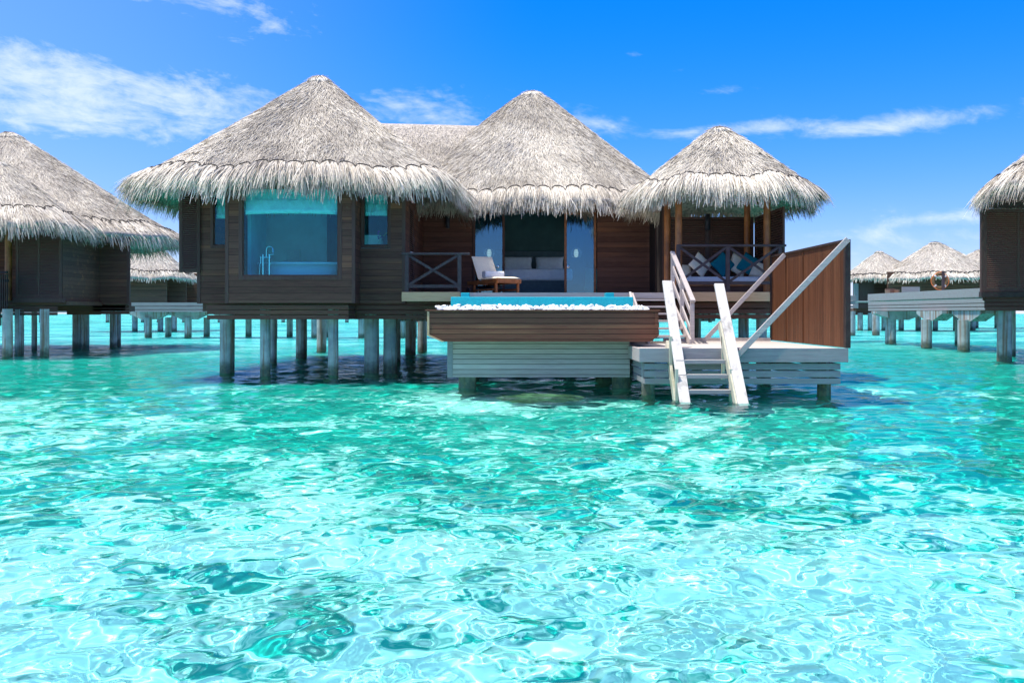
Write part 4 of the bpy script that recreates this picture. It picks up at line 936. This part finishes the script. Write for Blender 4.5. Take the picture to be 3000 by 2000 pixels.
# furniture on the jetty
D = 47.0; x0 = PX(2643, D); x1 = PX(2695, D)
be = thing('bench', 'grey solid-backed bench on the jetty in front of the far villas', 'bench', ((x0+x1)/2, D+.3, 2.1))
MB().box(x0, x1, D, D+.06, 2.12, PZ(843, D)+.05).build('backrest', M['grey_board'], be); MB().box(x0, x1, D+.06, D+.6, 2.42, 2.48).build('seat', M['grey_board'], be)
for x in (x0+.02, x1-.08): MB().box(x, x+.06, D+.07, D+.58, 2.12, 2.42).build('leg', M['grey_board'], be)
x0, x1 = PX(2606, D), PX(2636, D)
ch = thing('deck_chair', 'brown wicker chair with towel on the jetty left of the grey bench', 'chair', ((x0+x1)/2, D+.3, 2.1))
MB().box(x0, x1, D+.5, D+.58, 2.12, PZ(845, D)).build('backrest', M['wicker'], ch); MB().box(x0, x1, D, D+.5, 2.40, 2.50).build('seat', M['wicker'], ch)
for x in (x0+.01, x1-.07): MB().box(x, x+.06, D+.02, D+.48, 2.12, 2.40).build('leg', M['wicker'], ch)
MB().box(x0, x0+.07, D+.01, D+.5, 2.5, 2.66).build('armrest', M['wicker'], ch); MB().box(x1-.07, x1, D+.01, D+.5, 2.5, 2.66).build('armrest', M['wicker'], ch)

# ------------------------------------------------------------------ far villas
def far_villa(label, D, roofs, walls, piles, group=GROUP_VILLA, ws=2.6):
    o = thing('water_villa', label, 'villa', (PX(sum(w_[0] for w_ in walls)/len(walls), D), D, 0), group)
    for ax, ay, hl, hr, ye, dd, rd in roofs:      # apex pixel, eave half spans, eave height, depth offset, roundness
        d_ = D+dd; s_ = d_/F
        a = (hl+hr)/2*s_; cx = PX(ax+(hr-hl)/2, d_)
        roof(o, [(PX(ax, d_), d_, PZ(ay, d_))], (cx, d_, a, a*.85, 2.7), PZ(ye, d_)-.05, dens=26, fdens=50, wscale=ws, back=.02, round_=rd, fl=.55, cap=.10)
    for x0, x1, dd in walls:
        MB().box(PX(x0, D+dd), PX(x1, D+dd), D+dd, D+dd+.1, 1.6, 4.9).build('wall', M['wall'], o)
        MB().box(PX(x0, D+dd), PX(x1, D+dd), D+dd+.1, D+dd+6, 1.5, 1.9).build('floor_slab', M['skirt'], o)
        skirt(o, PX(x0, D+dd), PX(x1, D+dd), D+dd+.02, ((1.32, 1.56),))
    for x in piles: pile(o, PX(x, D+1), D+1, 1.5, .22, n=10)
    return o
far_villa('far villa with pale thatch seen between the left villa and the main one', 74, [(415, 680, 200, 150, 815, 2, .10), (540, 757, 60, 90, 820, 8, .10)], [(380, 488, -.2), (488, 545, 2), (545, 600, 5.5)], [395, 430, 470, 510, 550])
FR = far_villa('far villa with twin pale thatched peaks right of the privacy screen', 78, [(2575, 738, 108, 130, 816, 2, .12), (2738, 711, 165, 190, 816, 0, .12)], [(2500, 2610, 1.0), (2600, 2890, -1.6)], [2495, 2520, 2550, 2590, 2640, 2690, 2740, 2800, 2850])
roof(FR, [(PX(2585, 80), 80.5, PZ(775, 80)), (PX(2700, 80), 80.5, PZ(764, 80))], (PX(2640, 80), 80.5, 3.2, 2.6, 3), PZ(816, 80)-.05, dens=26, fdens=50, wscale=2.6, back=.02, fl=.55, cap=0, round_=.10)
MB().box(PX(2517, 78.7), PX(2561, 78.7), 78.7, 78.9, 1.9, 4.15).build('shutter', M['wall_v'], FR)
MB().box(PX(2503, 78.6), PX(2515, 78.6), 78.6, 78.8, 1.9, 4.0).build('pale_panel', M['grey_board'], FR)
far_villa('farthest villa, its pale thatch peak half hidden by the right villa', 92, [(2872, 733, 150, 150, 812, 0, .12)], [(2780, 2960, -1.5)], [2800, 2860, 2920])
FJ = thing('jetty', 'very distant low jetty whose thin piles show under the main villa', 'jetty', (0, 150, 0), 'plank jetties')
mb = MB(); mb.box(-95, 40, 150, 153, 1.6, 2.0); mb.build('deck', M['grey_board'], FJ)
x = -92
rp = random.Random(5)
while x < 40:
    pile(FJ, x, 150.5, 1.6, .3, n=8); x += rp.uniform(2.5, 6)
